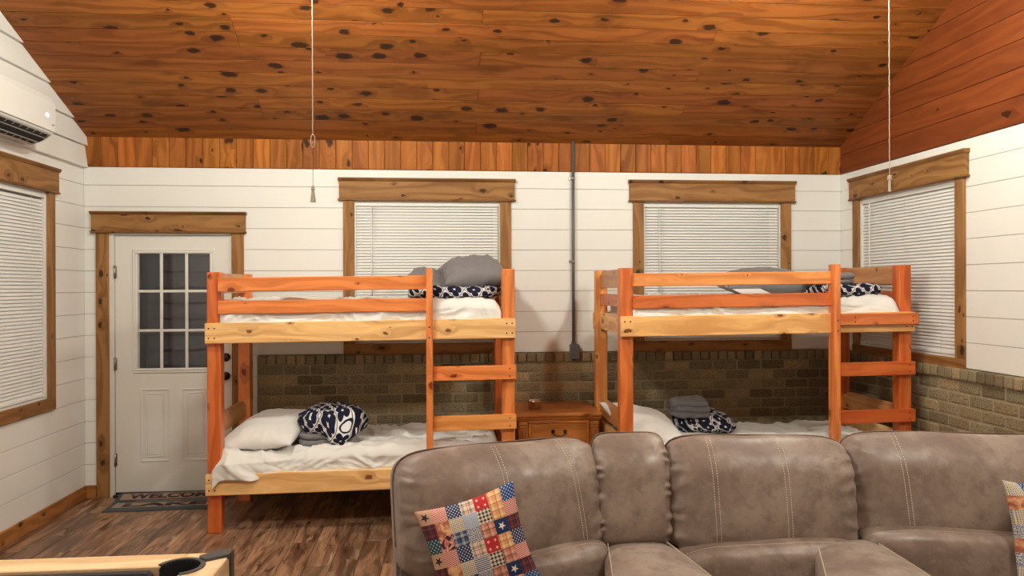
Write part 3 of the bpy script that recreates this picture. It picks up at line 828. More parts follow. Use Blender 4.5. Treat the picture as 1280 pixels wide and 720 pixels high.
# ================================================================== MATTRESSES AND BEDDING
def mattress(x0, x1, y0, y1, z0, z1, label):
    me = superbox(x1-x0, y1-y0, z1-z0, 16, 40)
    return link('mattress', me, M['mattress'], loc=((x0+x1)/2, (y0+y1)/2, (z0+z1)/2), label=label, cat='mattress', group='bunk mattresses')
def sheet(label, x0, x1, y0, y1, z, drop, seed, amp=.02, mat='sheet', bulge=None, nx=150, ny=44, over=0.):
    """cotton sheet over the mattress: flat top from y1 (back) to y0 (front) then down the front by drop(x)"""
    bm = bmesh.new(); V = []
    D = y1-y0
    nf = 16
    for i in range(nx+1):
        x = x0+(x1-x0)*i/nx; row = []
        dr_ = drop(x)
        ex = min(1, min(x-x0, x1-x)/.06); exs = math.sin(ex*PI/2)
        for j in range(ny+nf+1):
            if j <= ny:
                y = y1-D*j/ny; zz = z; q = Vector((x, y, 0)); nrm = Vector((0, 0, 1))
                e = min(1, (y-y0)/.05); cut = (1-math.sqrt(max(0, 1-(1-e)**2)))*.035
                zz -= cut
            else:
                s_ = (j-ny)/nf*dr_; y = y0; zz = z-.035-s_; q = Vector((x, y0-s_*.9, 0)); nrm = Vector((0, -1, 0))
            wq = q+Vector((noise.noise(q*2.3+Vector((seed, 0, 9)))*.25, noise.noise(q*2.3+Vector((0, seed, 4)))*.25, 0)); f = folds(wq, 4.2, seed, .5, 1.6)*.95+folds(wq, 9.5, seed+3, .6, 1.6)*.45+noise.noise(q*3+Vector((seed, 0, 0)))*.35
            a = amp*f
            if j > ny: a = abs(a)*.9+over*min(1, (j-ny)/5)+.002
            else: a = max(a, -.3*amp)
            p = Vector((x, y, zz))+nrm*(a)*(.3+.7*exs)
            if bulge: p = bulge(p, j > ny)
            p.z -= (1-exs)*.05
            row.append(bm.verts.new(p))
        V.append(row)
    for i in range(nx):
        for j in range(ny+nf):
            f = bm.faces.new((V[i][j], V[i][j+1], V[i+1][j+1], V[i+1][j])); f.smooth = True
    bmesh.ops.recalc_face_normals(bm, faces=bm.faces)
    me = bpy.data.meshes.new('sheet'); bm.to_mesh(me); bm.free()
    o = link('bed_sheet', me, M[mat], label=label, cat='sheet', group='rumpled bed sheets')
    md = o.modifiers.new('thick', 'SOLIDIFY'); md.thickness = .003; md.offset = -1
    return o
def pillow_mesh(w, d, h, seed, N=36, wr=.008, pinch=.07, cells=None, flat=.5, corner=.04):
    bm = bmesh.new(); uvl = bm.loops.layers.uv.new('grain'); G = {}
    def pt(i, j, s_):
        u = -1+2*i/N; v = -1+2*j/N
        edge = (abs(u) >= 1-1e-9 or abs(v) >= 1-1e-9)
        k = (i, j, 0 if edge else s_)
        if k in G: return G[k]
        prof = max(0, (1-abs(u)**2.6))**.62*max(0, (1-abs(v)**2.6))**.62
        x = w/2*u*(1-pinch*(1-v*v)*abs(u)**2+corner*(u*u*v*v)); y = d/2*v*(1-pinch*(1-u*u)*abs(v)**2+corner*(u*u*v*v))
        z_ = s_*h/2*prof*(1 if s_ > 0 else flat)
        q = Vector((x, y, s_*.3))
        e = max(abs(u), abs(v))
        wrk = folds(q, 9, seed, 1, 1)*wr*(.35+.9*e)*(prof**.5)
        # gathers radiating from the seam
        ang = math.atan2(v, u); wrk += math.sin(ang*23+noise.noise(q*6)*5)*wr*.35*max(0, e-.55)*2*(prof**.3)
        z_ += s_*wrk + noise.noise(Vector((x*4, y*4, seed*3.)))*h*.06
        G[k] = bm.verts.new((x, y, z_)); return G[k]
    for s_ in (1, -1):
        for i in range(N):
            for j in range(N):
                q = [pt(i, j, s_), pt(i+1, j, s_), pt(i+1, j+1, s_), pt(i, j+1, s_)]
                if s_ < 0: q.reverse()
                try: f = bm.faces.new(q)
                except ValueError: continue
                f.smooth = True
                if cells: f.material_index = cells((i+.5)/N, (j+.5)/N, s_)
                for lp, (a, b) in zip(f.loops, [(i, j), (i+1, j), (i+1, j+1), (i, j+1)] if s_ > 0 else [(i, j+1), (i+1, j+1), (i+1, j), (i, j)]):
                    lp[uvl].uv = (w*a/N, d*b/N)
    me = bpy.data.meshes.new('pillow'); bm.to_mesh(me); bm.free(); return me
def pillow(label, w, d, h, loc, rot, mat, seed, group='bed pillows', **kw):
    return link('pillow', pillow_mesh(w, d, h, seed, **kw), M[mat], loc=loc, rot=[math.radians(a) for a in rot], label=label, cat='pillow', group=group)
def bundle(name, label, cat, w, d, h, loc, rz, mat, seed, n=2.6, amp=.02, N=44, rot=None, sc=6, flat=True, group=None):
    def fn(c, nn):
        f = folds(c, sc, seed, 1, 1, 2.2)*amp+noise.noise(c*3.1+Vector((seed, 2, 1)))*amp*1.6
        c = c+nn*f
        if flat: c.z = max(c.z, -h/2*.92)
        return c
    return link(name, superbox(w, d, h, n, N, fn), M[mat], loc=loc, rot=(0, 0, rz) if rot is None else rot, label=label, cat=cat, group=group)
def folded(name, label, cat, w, d, h, loc, rz, mat, seed, layers=3, group=None):
    """stack of folded layers in one cloth"""
    bm = bmesh.new(); uvl = bm.loops.layers.uv.new('grain'); th = h/layers
    root = None; me0 = None
    for k in range(layers):
        def fn(c, nn, k=k):
            q = c+Vector((0, 0, k*3.))
            return c+nn*(folds(q, 9, seed+k, 1, 1, 1)*.013+noise.noise(q*6)*.008)+Vector((math.sin(k*2.1)*.008, math.cos(k*1.7)*.008, noise.noise(c*5+Vector((seed, k*.3, 0)))*.012+th*(k+.5)-h/2))
        me = superbox(w*(1-.03*k), d*(1-.03*k), th*1.15, 4.5, 26, fn)
        tmp = bmesh.new(); tmp.from_mesh(me); bpy.data.meshes.remove(me)
        me = bpy.data.meshes.new('t'); tmp.to_mesh(me); tmp.free(); bm.from_mesh(me); bpy.data.meshes.remove(me)
    me = bpy.data.meshes.new('folded'); bm.to_mesh(me); bm.free()
    return link(name, me, M[mat], loc=loc, rot=(0, 0, rz), label=label, cat=cat, group=group)

def S(v, a, b):
    t_ = max(0, min(1, (v-a)/(b-a))); return t_*t_*(3-2*t_)
# --- bed 1 upper
X0, Y0 = B1[0], B1[1]
mattress(X0+.10, X0+1.955, Y0+.05, Y0+.84, 1.338, 1.525, 'mattress on the upper bunk nearer the door, under the bright white sheet')
sheet('rumpled white sheet on the upper bunk nearer the door', X0+.085, X0+1.965, Y0+.040, Y0+.86, 1.538, lambda x: .115, 1, .034)
# --- bed 1 lower
mattress(X0+.10, X0+1.955, Y0+.05, Y0+.84, .342, .505, 'mattress on the lower bunk nearer the door, under the sheet spilling over the rail')
def b1low(p, fr):
    k = 1-S(p.x, X0+.10, X0+.60)
    if fr: p.y -= .058*k; 
    p.z += .02*S(p.x, X0+.3, X0+1.2)
    return p
sheet('rumpled white sheet on the lower bunk nearer the door, spilling over the front rail', X0+.045, X0+1.965, Y0+.040, Y0+.86, .522, lambda x: .105+.030*(1-S(x, X0+.15, X0+.62))*(.7+.3*math.sin(x*19)), 2, .040, bulge=b1low, over=.0)
pillow('plump white pillow at the door end of the lower bunk', .56, .62, .20, (-1.235, -.640, .625), (12, -6, -14), 'sheet', 3, wr=.014, flat=.7)
folded('folded_sheets', 'grey folded sheets under the navy trellis bundle on the lower bunk', 'sheets', .36, .34, .085, (-.845, -.70, .590), .1, 'grey', 5, 2)
def drape(c): return c
bt = bundle('quilt', 'bunched navy and white trellis quilt on the lower bunk beside the white pillow', 'quilt', .44, .36, .19, (-.805, -.70, .700), -.25, 'trellis', 11, 2.5, .028, sc=5, flat=False)
for v in bt.data.vertices:      # one corner slides down the front of the folded sheets
    k = S(v.co.x, -.02, .16)*S(-v.co.y, .02, .16)
    v.co.z -= .10*k; v.co.y -= .03*k
# --- bed 1 upper bedding
folded('quilt', 'folded navy and white trellis quilt under the grey pillows on the upper bunk', 'quilt', .66, .50, .070, (.075, -.66, 1.602), 0, 'trellis', 21, 1)
pillow('big plump grey pillow at the ladder end of the upper bunk', .47, .44, .24, (.215, -.64, 1.735), (16, -5, 6), 'grey', 23, wr=.022, flat=.8)
pillow('flat grey pillow leaning beside the big grey pillow on the upper bunk', .44, .40, .12, (-.065, -.52, 1.680), (14, 14, -10), 'grey', 24, wr=.018)
# --- bed 2 upper
X0, Y0 = B2[0], B2[1]
mattress(X0+.10, X0+1.955, Y0+.05, Y0+.86, 1.375, 1.535, 'mattress on the upper bunk in the right corner')
def b2up(p, fr):
    return p
sheet('rumpled pale sheet on the upper bunk in the right corner', X0+.085, X0+1.965, Y0+.040, Y0+.87, 1.550, lambda x: .115, 4, .032)
mattress(X0+.10, X0+1.955, Y0+.05, Y0+.86, .342, .505, 'mattress on the lower bunk in the right corner')
sheet('white sheet on the lower bunk in the right corner', X0+.085, X0+1.965, Y0+.040, Y0+.87, .545, lambda x: .12, 5, .034)
pillow('long low grey pillow behind the guard rail of the right upper bunk', .74, .44, .22, (2.42, -.62, 1.665), (8, 0, 3), 'grey', 31, wr=.010, flat=.8)
folded('quilt', 'folded navy and white trellis quilt on the right upper bunk past the ladder', 'quilt', .46, .34, .070, (2.86, -.985, 1.612), .05, 'trellis', 33, 1)
folded('folded_sheets', 'grey folded sheets lying on the trellis quilt of the right upper bunk', 'sheets', .28, .28, .075, (2.745, -.98, 1.686), -.1, 'grey', 35, 2)
MB().box(-.11, .11, -.14, .14, -.003, .003, bev=.001).build('paper_sheet', M['paper'], loc=(2.20, -.86, 1.610), rot=(.22, 0, .1), label='blank white paper lying on the right upper bunk between the guard rails', cat='paper')
# --- bed 2 lower
pillow('white pillow on the right lower bunk behind the front post', .52, .58, .20, (1.44, -.80, .640), (12, 14, 8), 'sheet', 41, wr=.009, flat=.7)
bundle('quilt', 'navy and white trellis quilt heaped under grey sheets on the right lower bunk', 'quilt', .44, .40, .15, (1.935, -.66, .610), .2, 'trellis', 43, 2.8, .025, sc=5, flat=False)
folded('folded_sheets', 'grey folded sheets on the heaped trellis quilt of the right lower bunk', 'sheets', .27, .30, .13, (1.82, -.66, .735), -.15, 'greyd', 45, 3)

# ================================================================== NIGHTSTAND AND BOWL
ns = thing('nightstand', 'honey oak nightstand between the two bunk beds', 'nightstand', (.842, -.33, 0))
nx0, nx1, ny0, ny1 = -.297, .305, -.268, .298
oak = M['oak']
def NB(name, *a, parent=ns, axis='x', bev=.003, color=(1, 1, 1)):
    return MB().box(*a, axis, bev).build(name, oak, parent, color=color)
NB('side_panel', nx0, nx0+.02, ny0+.01, ny1, .06, .645, axis='z'); NB('side_panel', nx1-.02, nx1, ny0+.01, ny1, .06, .645, axis='z'); NB('back_panel', nx0, nx1, ny1-.012, ny1, .06, .64)
tp = MB(); tp.box(nx0-.022, nx1+.022, ny0-.034, ny1, .672, .700, bev=.008); tp.box(nx0-.012, nx1+.012, ny0-.022, ny1, .655, .672, bev=.006); tp.box(nx0-.004, nx1+.004, ny0-.010, ny1, .640, .656, bev=.003)
tp.build('top', oak, ns, color=(1.1, 1.05, 1.))
for xx in (nx0, nx1-.068):
    pz = MB(); pz.box(xx, xx+.068, ny0-.002, ny0+.02, .075, .64, 'z', .002)
    for k in range(5): pz.box(xx+.010+k*.0105, xx+.016+k*.0105, ny0-.007, ny0, .11, .575, 'z', .002)
    pz.box(xx+.002, xx+.066, ny0-.014, ny0, .612, .634, bev=.004); pz.box(xx+.005, xx+.063, ny0-.009, ny0, .588, .610, bev=.004); pz.box(xx+.002, xx+.066, ny0-.010, ny0, .075, .11, bev=.004)
    pz.build('fluted_pilaster', oak, ns)
NB('frame_rail', nx0+.068, nx1-.068, ny0+.004, ny0+.02, .06, .655, color=(.6, .55, .5))
for z0, z1 in ((.455, .640), (.262, .446), (.078, .253)):
    x0, x1 = nx0+.072, nx1-.072
    d_ = MB(); d_.box(x0, x1, ny0-.006, ny0+.006, z0, z1, bev=.002); panel_frame(d_, x0, x1, z0, z1, ny0-.004, .018, .010); panel_frame(d_, x0+.026, x1-.026, z0+.026, z1-.026, ny0-.004, .008, .006)
    dd = d_.build('drawer', oak, ns, color=(1.1, 1.08, 1.0)); xm = (x0+x1)/2; zm = (z0+z1)/2+.015
    p_ = MB()
    for sx in (-1, 1):
        p_.lathe([(0, 0), (.013, 0), (.014, .004), (.009, .008), (.006, .016), (.008, .022), (0, .025)], 12, Matrix.Translation((xm+sx*.045, ny0-.006, zm)) @ Matrix.Rotation(PI/2, 4, 'X'))
    p_.tube([(xm+.045*math.cos(a), ny0-.026, zm-.034*math.sin(a)**.7 if math.sin(a) > 0 else zm) for a in [PI*k/12 for k in range(13)]], .0042, 8)
    p_.lathe([(0, -.008), (.006, -.004), (.007, 0), (.006, .004), (0, .008)], 10, Matrix.Translation((xm, ny0-.026, zm-.034)) @ Matrix.Rotation(PI/2, 4, 'Y'))
    p_.build('drawer_pull', M['bronze'], dd)
pb = MB(); pb.box(nx0-.008, nx1+.008, ny0-.012, ny1, .0, .06, bev=.006); pb.build('plinth', oak, ns)
bw_ = thing('metal_bowl', 'small polished metal bowl on the oak nightstand', 'bowl', (.690, -.40, .7002))
MB().lathe([(0, 0), (.044, 0), (.048, .003), (.052, .046), (.062, .060), (.066, .061), (.066, .064), (.060, .064), (.049, .048), (.045, .006), (0, .005)], 32).build('bowl_body', M['steel'], bw_)

# ================================================================== DOOR MAT
mat_ = thing('door_mat', 'charcoal and tan welcome mat with lettering in front of the white door', 'door mat', (-2.10, -.22, 0), rz=.035)
def mz(y): return .0065+.034*S(y, .0, .17)
def strip(name, x0, x1, y0, y1, zo, th, m):
    bm = MB(); n = 8
    for k in range(n):
        a = y0+(y1-y0)*k/n; b = y0+(y1-y0)*(k+1)/n
        vs = [(x0, a, mz(a)+zo), (x1, a, mz(a)+zo), (x1, b, mz(b)+zo), (x0, b, mz(b)+zo)]
        sub = bmesh.new(); T = [sub.verts.new(v) for v in vs]; Bt = [sub.verts.new((v[0], v[1], v[2]-th)) for v in vs]
        sub.faces.new(T); sub.faces.new(Bt[::-1])
        for i in range(4): sub.faces.new([T[i], Bt[i], Bt[(i+1) % 4], T[(i+1) % 4]])
        bm.add(sub)
    return bm.build(name, M[m], mat_)
strip('mat_base', -.405, .405, -.185, .190, 0, .006, 'rugn')
strip('mat_band', -.375, .375, -.095, .030, .0012, .001, 'rugt')
strip('mat_band', -.375, .375, .070, .165, .0012, .001, 'rugt')
strip('mat_stripe', -.25, .36, .046, .052, .0012, .001, 'rugt')
def lettering(txt, xc, y0, h, wd, m):
    cu = bpy.data.curves.new('txt', 'FONT'); cu.body = txt; cu.align_x = 'CENTER'; cu.size = 1; cu.offset = .045; cu.extrude = 0
    tmp = bpy.data.objects.new('tmp', cu); COL.objects.link(tmp); dg = bpy.context.evaluated_depsgraph_get()
    me = bpy.data.meshes.new_from_object(tmp.evaluated_get(dg)); bpy.data.objects.remove(tmp)
    xs = [v.co.x for v in me.vertices]; ys = [v.co.y for v in me.vertices]
    for v in me.vertices:
        x = (v.co.x-(min(xs)+max(xs))/2)/(max(xs)-min(xs))*wd+xc; y = y0+(v.co.y-min(ys))/(max(ys)-min(ys))*h
        v.co = (x, y, mz(y)+.0022)
    o = link('lettering', me, M[m], mat_); md = o.modifiers.new('t', 'SOLIDIFY'); md.thickness = .0012; md.offset = 0
lettering('LAKE', -.005, -.078, .092, .60, 'rugk')
lettering('WELCOME', .01, .080, .072, .66, 'rugr')

# ================================================================== POOL TABLE
pt_ = thing('pool_table', 'pool table with blond pine rails and black cloth in the near left corner', 'pool table', (-1.30, -4.90, 0), rz=0.0)
hw, hl, rz_, rw = .625, 1.21, .80, .105
rail = M['rail']
tilt_ = .0
def RB(name, *a, axis='x', m=rail, bev=.006, color=(1, 1, 1)): return MB().box(*a, axis, bev).build(name, m, pt_, color=color)
cut = .135
for sy in (-1, 1):
    ends = [(cut, .0), (cut, .056), (.150, .064), (.168, .080), (.180, .105)]
    pts = [(-hw+a, sy*(hl-b)) for a, b in ends]+[(hw-a, sy*(hl-b)) for a, b in ends[::-1]]
    MB().prism(pts, rz_-.11, rz_, 'xy', 'x', .003).build('rail', rail, pt_, color=(1.1, 1.08, 1.05))
for sx in (-1, 1):
    for sy in (-1, 1):
        ends = [(cut, .0), (cut, .056), (.150, .064), (.168, .080), (.180, .105)]
        MB().prism([(sx*(hw-b), sy*(hl-a)) for a, b in ends]+[(sx*(hw-rw), sy*.09), (sx*hw, sy*.09)], rz_-.11, rz_, 'xy', 'y', .003).build('rail', rail, pt_)
        # corner: timber corner block, horseshoe pocket rim and corner casting
        Mx = Matrix.Translation((sx*hw, sy*hl, rz_)) @ Matrix.Diagonal((-sx, -sy, 1, 1))
        cb = MB()
        cc = .118; r0 = .062
        arc = [(cc+r0*math.cos(a), cc+r0*math.sin(a)) for a in [math.radians(t) for t in range(-60, -211, -15)]]
        # outer block ring around the pocket hole
        arcp = [(cc+r0*1.0*math.cos(math.radians(t)), cc+r0*1.0*math.sin(math.radians(t))) for t in range(-74, -200, -12)]
        cb.prism([(0, 0), (cut, 0), (cut, .058)]+arcp+[(.058, cut), (0, cut)], -.11, 0, 'xy', 'y', .003, M_=Mx)
        cb.build('corner_block', rail, pt_)
        rim = MB(); ro = r0+.010
        ring_o = [(cc+ro*math.cos(math.radians(t)), cc+ro*math.sin(math.radians(t))) for t in range(-14, -258, -12)]
        ring_i = [(cc+(r0-.004)*math.cos(math.radians(t)), cc+(r0-.004)*math.sin(math.radians(t))) for t in range(-254, -13, 12)]
        rim.prism(ring_o+ring_i, -.012, .004, 'xy', bev=0, M_=Mx); rim.build('pocket_rim', M['casting'], pt_)
        bk = MB(); bk.lathe([(r0-.004, .0), (r0-.006, -.06), (r0*.7, -.13), (.01, -.15), (0, -.15)], 24, Mx @ Matrix.Translation((cc, cc, 0)), cap=False); bk.build('pocket', M['pocket'], pt_)
        cs = MB(); cs.prism([(-.004, -.004), (.045, -.004), (cc-.035, cc-.062), (cc-.062, cc-.035), (-.004, .045)], -.008, .010, 'xy', bev=.002, M_=Mx)
        cs.prism([(-.006, -.006), (.03, -.006), (.03, .002), (.002, .002), (.002, .03), (-.006, .03)], -.11, .008, 'xy', bev=.001, M_=Mx)
        cs.build('corner_casting', M['casting'], pt_)
RB('bed_cloth', -hw+rw-.02, hw-rw+.02, -hl+rw-.02, hl-rw+.02, rz_-.10, rz_-.045, m=M['felt'])
for (x0, x1, y0, y1, ax) in ((-hw+cut+.062, hw-cut-.062, hl-rw-.045, hl-rw+.002, 'x'), (-hw+cut+.062, hw-cut-.062, -hl+rw-.002, -hl+rw+.045, 'x')): RB('cushion', x0, x1, y0, y1, rz_-.045, rz_-.008, m=M['felt'], bev=.012)
for sx in (-1, 1):
    for y0, y1 in ((.09, hl-cut-.062), (-hl+cut+.062, -.09)):
        x0, x1 = sorted((sx*(hw-rw+.002), sx*(hw-rw-.045))); RB('cushion', x0, x1, y0, y1, rz_-.045, rz_-.008, m=M['felt'], bev=.012)
    MB().lathe([(.06, 0), (.055, -.05), (0, -.12)], 20, Matrix.Translation((sx*(hw-.035), 0, rz_-.002))).build('pocket', M['pocket'], pt_)
    x0, x1 = sorted((sx*hw, sx*(hw-.02))); RB('apron', x0, x1, -.09, .09, rz_-.2, rz_-.12, axis='y')
for (x0, x1, y0, y1, ax) in ((-hw+.04, hw-.04, hl-.06, hl-.035, 'x'), (-hw+.04, hw-.04, -hl+.035, -hl+.06, 'x'), (-hw+.035, -hw+.06, -hl+.06, hl-.06, 'y'), (hw-.06, hw-.035, -hl+.06, hl-.06, 'y')):
    RB('apron', x0, x1, y0, y1, rz_-.30, rz_-.11, axis=ax)
for sx in (-1, 1):
    for sy in (-1, 1):
        x0, x1 = sorted((sx*(hw-.07), sx*(hw-.20))); y0, y1 = sorted((sy*(hl-.08), sy*(hl-.21)))
        RB('leg', x0, x1, y0, y1, 0, rz_-.11, axis='z', color=(.95, .92, .88))

# ================================================================== SOFA
so = thing('reclining_sectional_sofa', 'taupe brown leather reclining sectional sofa across the foreground with two consoles', 'sofa', (1.0, -3.2, 0))
SO = Vector((1.0, -3.2, 0))
lea = M['leather']
def frame(p0, p1):
    a = Vector((p1[0]-p0[0], p1[1]-p0[1], 0)); w_ = a.length; ang = math.atan2(a.y, a.x)
    return Matrix.Translation(Vector(((p0[0]+p1[0])/2, (p0[1]+p1[1])/2, 0))-SO) @ Matrix.Rotation(ang, 4, 'Z'), w_
def setm(o, Mx): o.matrix_parent_inverse = Matrix.Identity(4); o.matrix_basis = Mx; return o
def back_mesh(w, h, d, seed, sidewr=1., topz=0.):
    def fn(c, nn):
        u = c.x/(w/2); v = c.z/(h/2)
        fr = c.y < 0
        if fr:
            b = max(0, 1-abs(u)**3)*max(0, 1-(abs(v))**2.4)
            c.y -= .028*b
            c.y += .060*S(v, .15, 1.05)**1.6
            c.y += .004*noise.noise(Vector((c.x*5, c.z*5, seed)))
            e = S(abs(u), .72, .97)
            c.y += sidewr*.0055*e*math.sin(c.z*95+noise.noise(Vector((c.x*8, c.z*14, seed)))*6+seed)*(1-S(abs(v), .9, 1.0))
        c.z += .006*noise.noise(Vector((c.x*4+seed, 0, 0)))*(1 if v > .5 else 0)+topz*u*(1 if v > 0 else 0)
        return c
    return superbox(w, d, h, 6.5, 60, fn)
def seam_rows(obj_, us, w, h, parent):
    bvh = BVHTree.FromPolygons([v.co for v in obj_.data.vertices], [p.vertices for p in obj_.data.polygons])
    st = MB()
    for u, slope in us:
        for dx in (-.0085, .0085):
            z_ = h/2-.012; 
            while z_ > -h/2+.03:
                xx = u+dx+slope*(h/2-z_)/h
                hit = bvh.ray_cast(Vector((xx, -1, z_)), Vector((0, 1, 0)))
                if hit[0]:
                    p, n_ = hit[0], hit[1]
                    if n_.y > 0: n_ = -n_
                    t_ = Vector((0, 0, 1)); t_ = (t_-n_*t_.dot(n_)).normalized(); s_ = t_.cross(n_)
                    Mx = Matrix((s_, n_, t_)).transposed().to_4x4(); Mx.translation = p+n_*.0012
                    st.box(-.0013, .0013, -.0010, .0010, -.0032, .0032, M_=Mx)
                z_ -= .0100
        g = None
    o = st.build('stitching', M['thread'], parent, kind='stuff'); setm(o, Matrix.Identity(4)); return o
def outline(w, h, n=6.5, y=.03, N=60, a0=-25, a1=205):
    pts = []
    for k in range(N+1):
        a = math.radians(a0+(a1-a0)*k/N); c_, s_ = math.cos(a), math.sin(a)
        kx = (abs(c_)**n+abs(s_)**n)**(1/n)
        pts.append((w/2*c_/kx, y, h/2*s_/kx))
    return pts
def module(p0, p1, ztop, seed, seams, lum=None, h=.47, d=.23, tilt=-11, wr=1.4, topz=0., seat=True, extra=.0):
    F, w = frame(p0, p1); w += extra
    tl = math.radians(tilt)
    Mb = F @ Matrix.Translation((0, -.035-abs(math.sin(tl))*h/2, ztop-h/2*math.cos(tl))) @ Matrix.Rotation(tl, 4, 'X')
    bk = link('backrest', back_mesh(w+.012, h, d, seed, wr, topz), lea, so); setm(bk, Mb)
    seam_rows(bk, seams, w, h, bk)
    pp = MB().tube(outline(w+.014, h+.004, y=.012), .0035, 6).build('piping', M['piping'], bk); setm(pp, Matrix.Identity(4))
    rear = MB().prism([(-w/2+.02, .12), (w/2-.02, .12), (w/2-.03, .90), (w/2-.08, .95), (-w/2+.08, .95), (-w/2+.03, .90)], .045, .13, 'xz', bev=.015, seg=2).build('rear_panel', lea, so); setm(rear, F @ Matrix.Translation((0, -.03, 0)))
    if lum:
        lx0, lx1, lz, lz2, lh = lum
        lw = lx1-lx0
        def lf_(c, nn, lw=lw, s2=(lz2-lz)/lw):
            u = c.x/(lw/2); c = c+nn*(folds(c, 6, seed+9, .5, 1, 2)*.005)
            c.y += .003*math.sin(c.z*60+noise.noise(c*9)*5)*S(abs(u), .7, 1)
            if c.z > 0: c.z += s2*c.x+.010*S(abs(u), .8, 1.0)
            return c
        lo = link('lumbar_cushion', superbox(lw, .26, lh, 4.2, 44, lf_), lea, so)
        setm(lo, F @ Matrix.Translation(((lx0+lx1)/2, -.215, (lz+lz2)/2-lh/2)))
        bv = BVHTree.FromPolygons([v.co for v in lo.data.vertices], [p.vertices for p in lo.data.polygons]); st = MB(); xx = -lw/2+.03
        while xx < lw/2-.03:
            hit = bv.ray_cast(Vector((xx, -.065, 1)), Vector((0, 0, -1)))
            if hit[0]: p = hit[0]; st.box(p.x-.0032, p.x+.0032, p.y-.0012, p.y+.0012, p.z-.0006, p.z+.0012)
            xx += .0095
        sb_ = st.build('stitching', M['thread'], lo, kind='stuff'); setm(sb_, Matrix.Identity(4))
    if seat:
        se = link('seat_cushion', superbox(w-.02, .66, .20, 5, 36, lambda c, nn: c+nn*folds(c, 4, seed+3)*.004+Vector((0, 0, .02*(1-(2*c.x/w)**2) if c.z > 0 else 0))), lea, so)
        setm(se, F @ Matrix.Translation((0, -.60, .365)))
        fr_ = MB().box(-w/2+.01, w/2-.01, -.90, -.02, .06, .30, bev=.02).build('base', lea, so); setm(fr_, F)
        ft = MB().box(-w/2+.01, w/2-.01, -.945, -.88, .07, .40, bev=.025).build('footrest_panel', lea, so); setm(ft, F)
        for sx in (-1, 1):
            for yy in (-.82, -.1):
                f_ = MB().lathe([(.022, 0), (.026, .06), (.026, .07)], 12).build('foot', M['dark'], so); setm(f_, F @ Matrix.Translation((sx*(w/2-.08), yy, 0)))
    return F, w
def poly_block(name, pts, z0, z1, bev, seg=3, parent=so):
    P_ = [(a-SO.x, b-SO.y) for a, b in pts]
    o = MB().prism(P_, z0, z1, 'xy', bev=bev, seg=seg).build(name, lea, parent)
    for f in o.data.polygons: f.use_smooth = True
    return o
def console(back_l, back_r, front_l, front_r, ztop, crown=.02):
    """wedge-shaped console: body, padded lid"""
    poly_block('console_body', [back_l, back_r, front_r, front_l], .06, ztop-.09, .015)
    a = [Vector((*p, 0)) for p in (front_l, front_r, back_r, back_l)]
    bm = bmesh.new(); N = 26; uvl = bm.loops.layers.uv.new('grain'); V = {}
    sb = superbox(2, 2, .13, 6.5, 40)
    for v in sb.vertices:
        u = (v.co.x+1)/2; t = (v.co.y+1)/2
        p = a[0]*(1-u)*(1-t)+a[1]*u*(1-t)+a[2]*u*t+a[3]*(1-u)*t
        zz = v.co.z+ztop-.065+(crown*(1-(2*u-1)**2)*(1-(2*t-1)**4) if v.co.z > 0 else 0)
        zz += .003*noise.noise(Vector((p.x*7, p.y*7, 2)))
        v.co = Vector((p.x-SO.x, p.y-SO.y, zz))
    bm.free()
    lid = link('console_lid', sb, lea, so)
    q = [p*.0 for p in a]
    def inset(p, c, k): return c+(p-c)*k
    c = sum(a, Vector())/4
    r = [inset(p, c, .90) for p in a]
    pts = [r[0]-SO, r[3]-SO]; 
    for (s_, e_) in ((r[0], r[3]), (r[1], r[2])):
        m = MB(); L_ = (e_-s_).length; n = int(L_/.0095)
        for k in range(n):
            p = s_.lerp(e_, (k+.5)/n)-SO; 
            u = .05 if s_ is r[0] else .95; t = (k+.5)/n*.9+.05
            m.box(p.x-.0012, p.x+.0012, p.y-.003, p.y+.003, ztop+crown*(1-(2*u-1)**2)*(1-(2*t-1)**4)*.9-.0055, ztop+crown*(1-(2*u-1)**2)*(1-(2*t-1)**4)*.9+.001)
        m.build('stitching', M['thread'], lid, kind='stuff')
# seat at the left, with its arm
F1, w1 = module((-.205, -3.225), (.598, -2.962), 1.010, 1, [(-.035, .03), (.255, .05)], lum=(-.18, .385, .612, .655, .26), seat=True)
def arm(F, x0, x1, ztop, y0=-.95, y1=-.10, nm='armrest'):
    o = link(nm, superbox(x1-x0, y1-y0, .30, 4.5, 40, lambda c, nn: c+nn*folds(c, 4, 8, 1, .6)*.005+Vector((0, 0, .012*(1-(2*c.y/(y1-y0))**2)))), lea, so)
    setm(o, F @ Matrix.Translation(((x0+x1)/2, (y0+y1)/2, ztop-.155)))
    b_ = MB().box(x0+.02, x1-.02, y0+.02, y1, .05, ztop-.2, bev=.02).build('arm_panel', lea, so); setm(b_, F)
arm(F1, -.445, -.19, .60, y1=-.125)
# narrow padded back over the first console
F2, w2 = module((.622, -2.965), (.925, -2.985), 1.018, 2, [], h=.455, wr=2.8, seat=False, extra=.0)
console((.630, -3.17), (.895, -3.17), (.50, -3.95), (1.00, -3.95), .618)
# middle seat
F3, w3 = module((.928, -2.985), (1.675, -3.085), 1.008, 3, [(-.20, .015), (.085, .01)], lum=(-.36, .36, .610, .655, .26))
# right seat
F4, w4 = module((1.690, -3.020), (2.62, -3.235), 1.018, 4, [(-.275, .03), (.30, .03)], lum=(-.455, .46, .688, .660, .27))
console((1.445, -3.29), (1.715, -3.235), (1.14, -4.02), (1.68, -4.06), .628, .025)
arm(F4, .465, .70, .62)

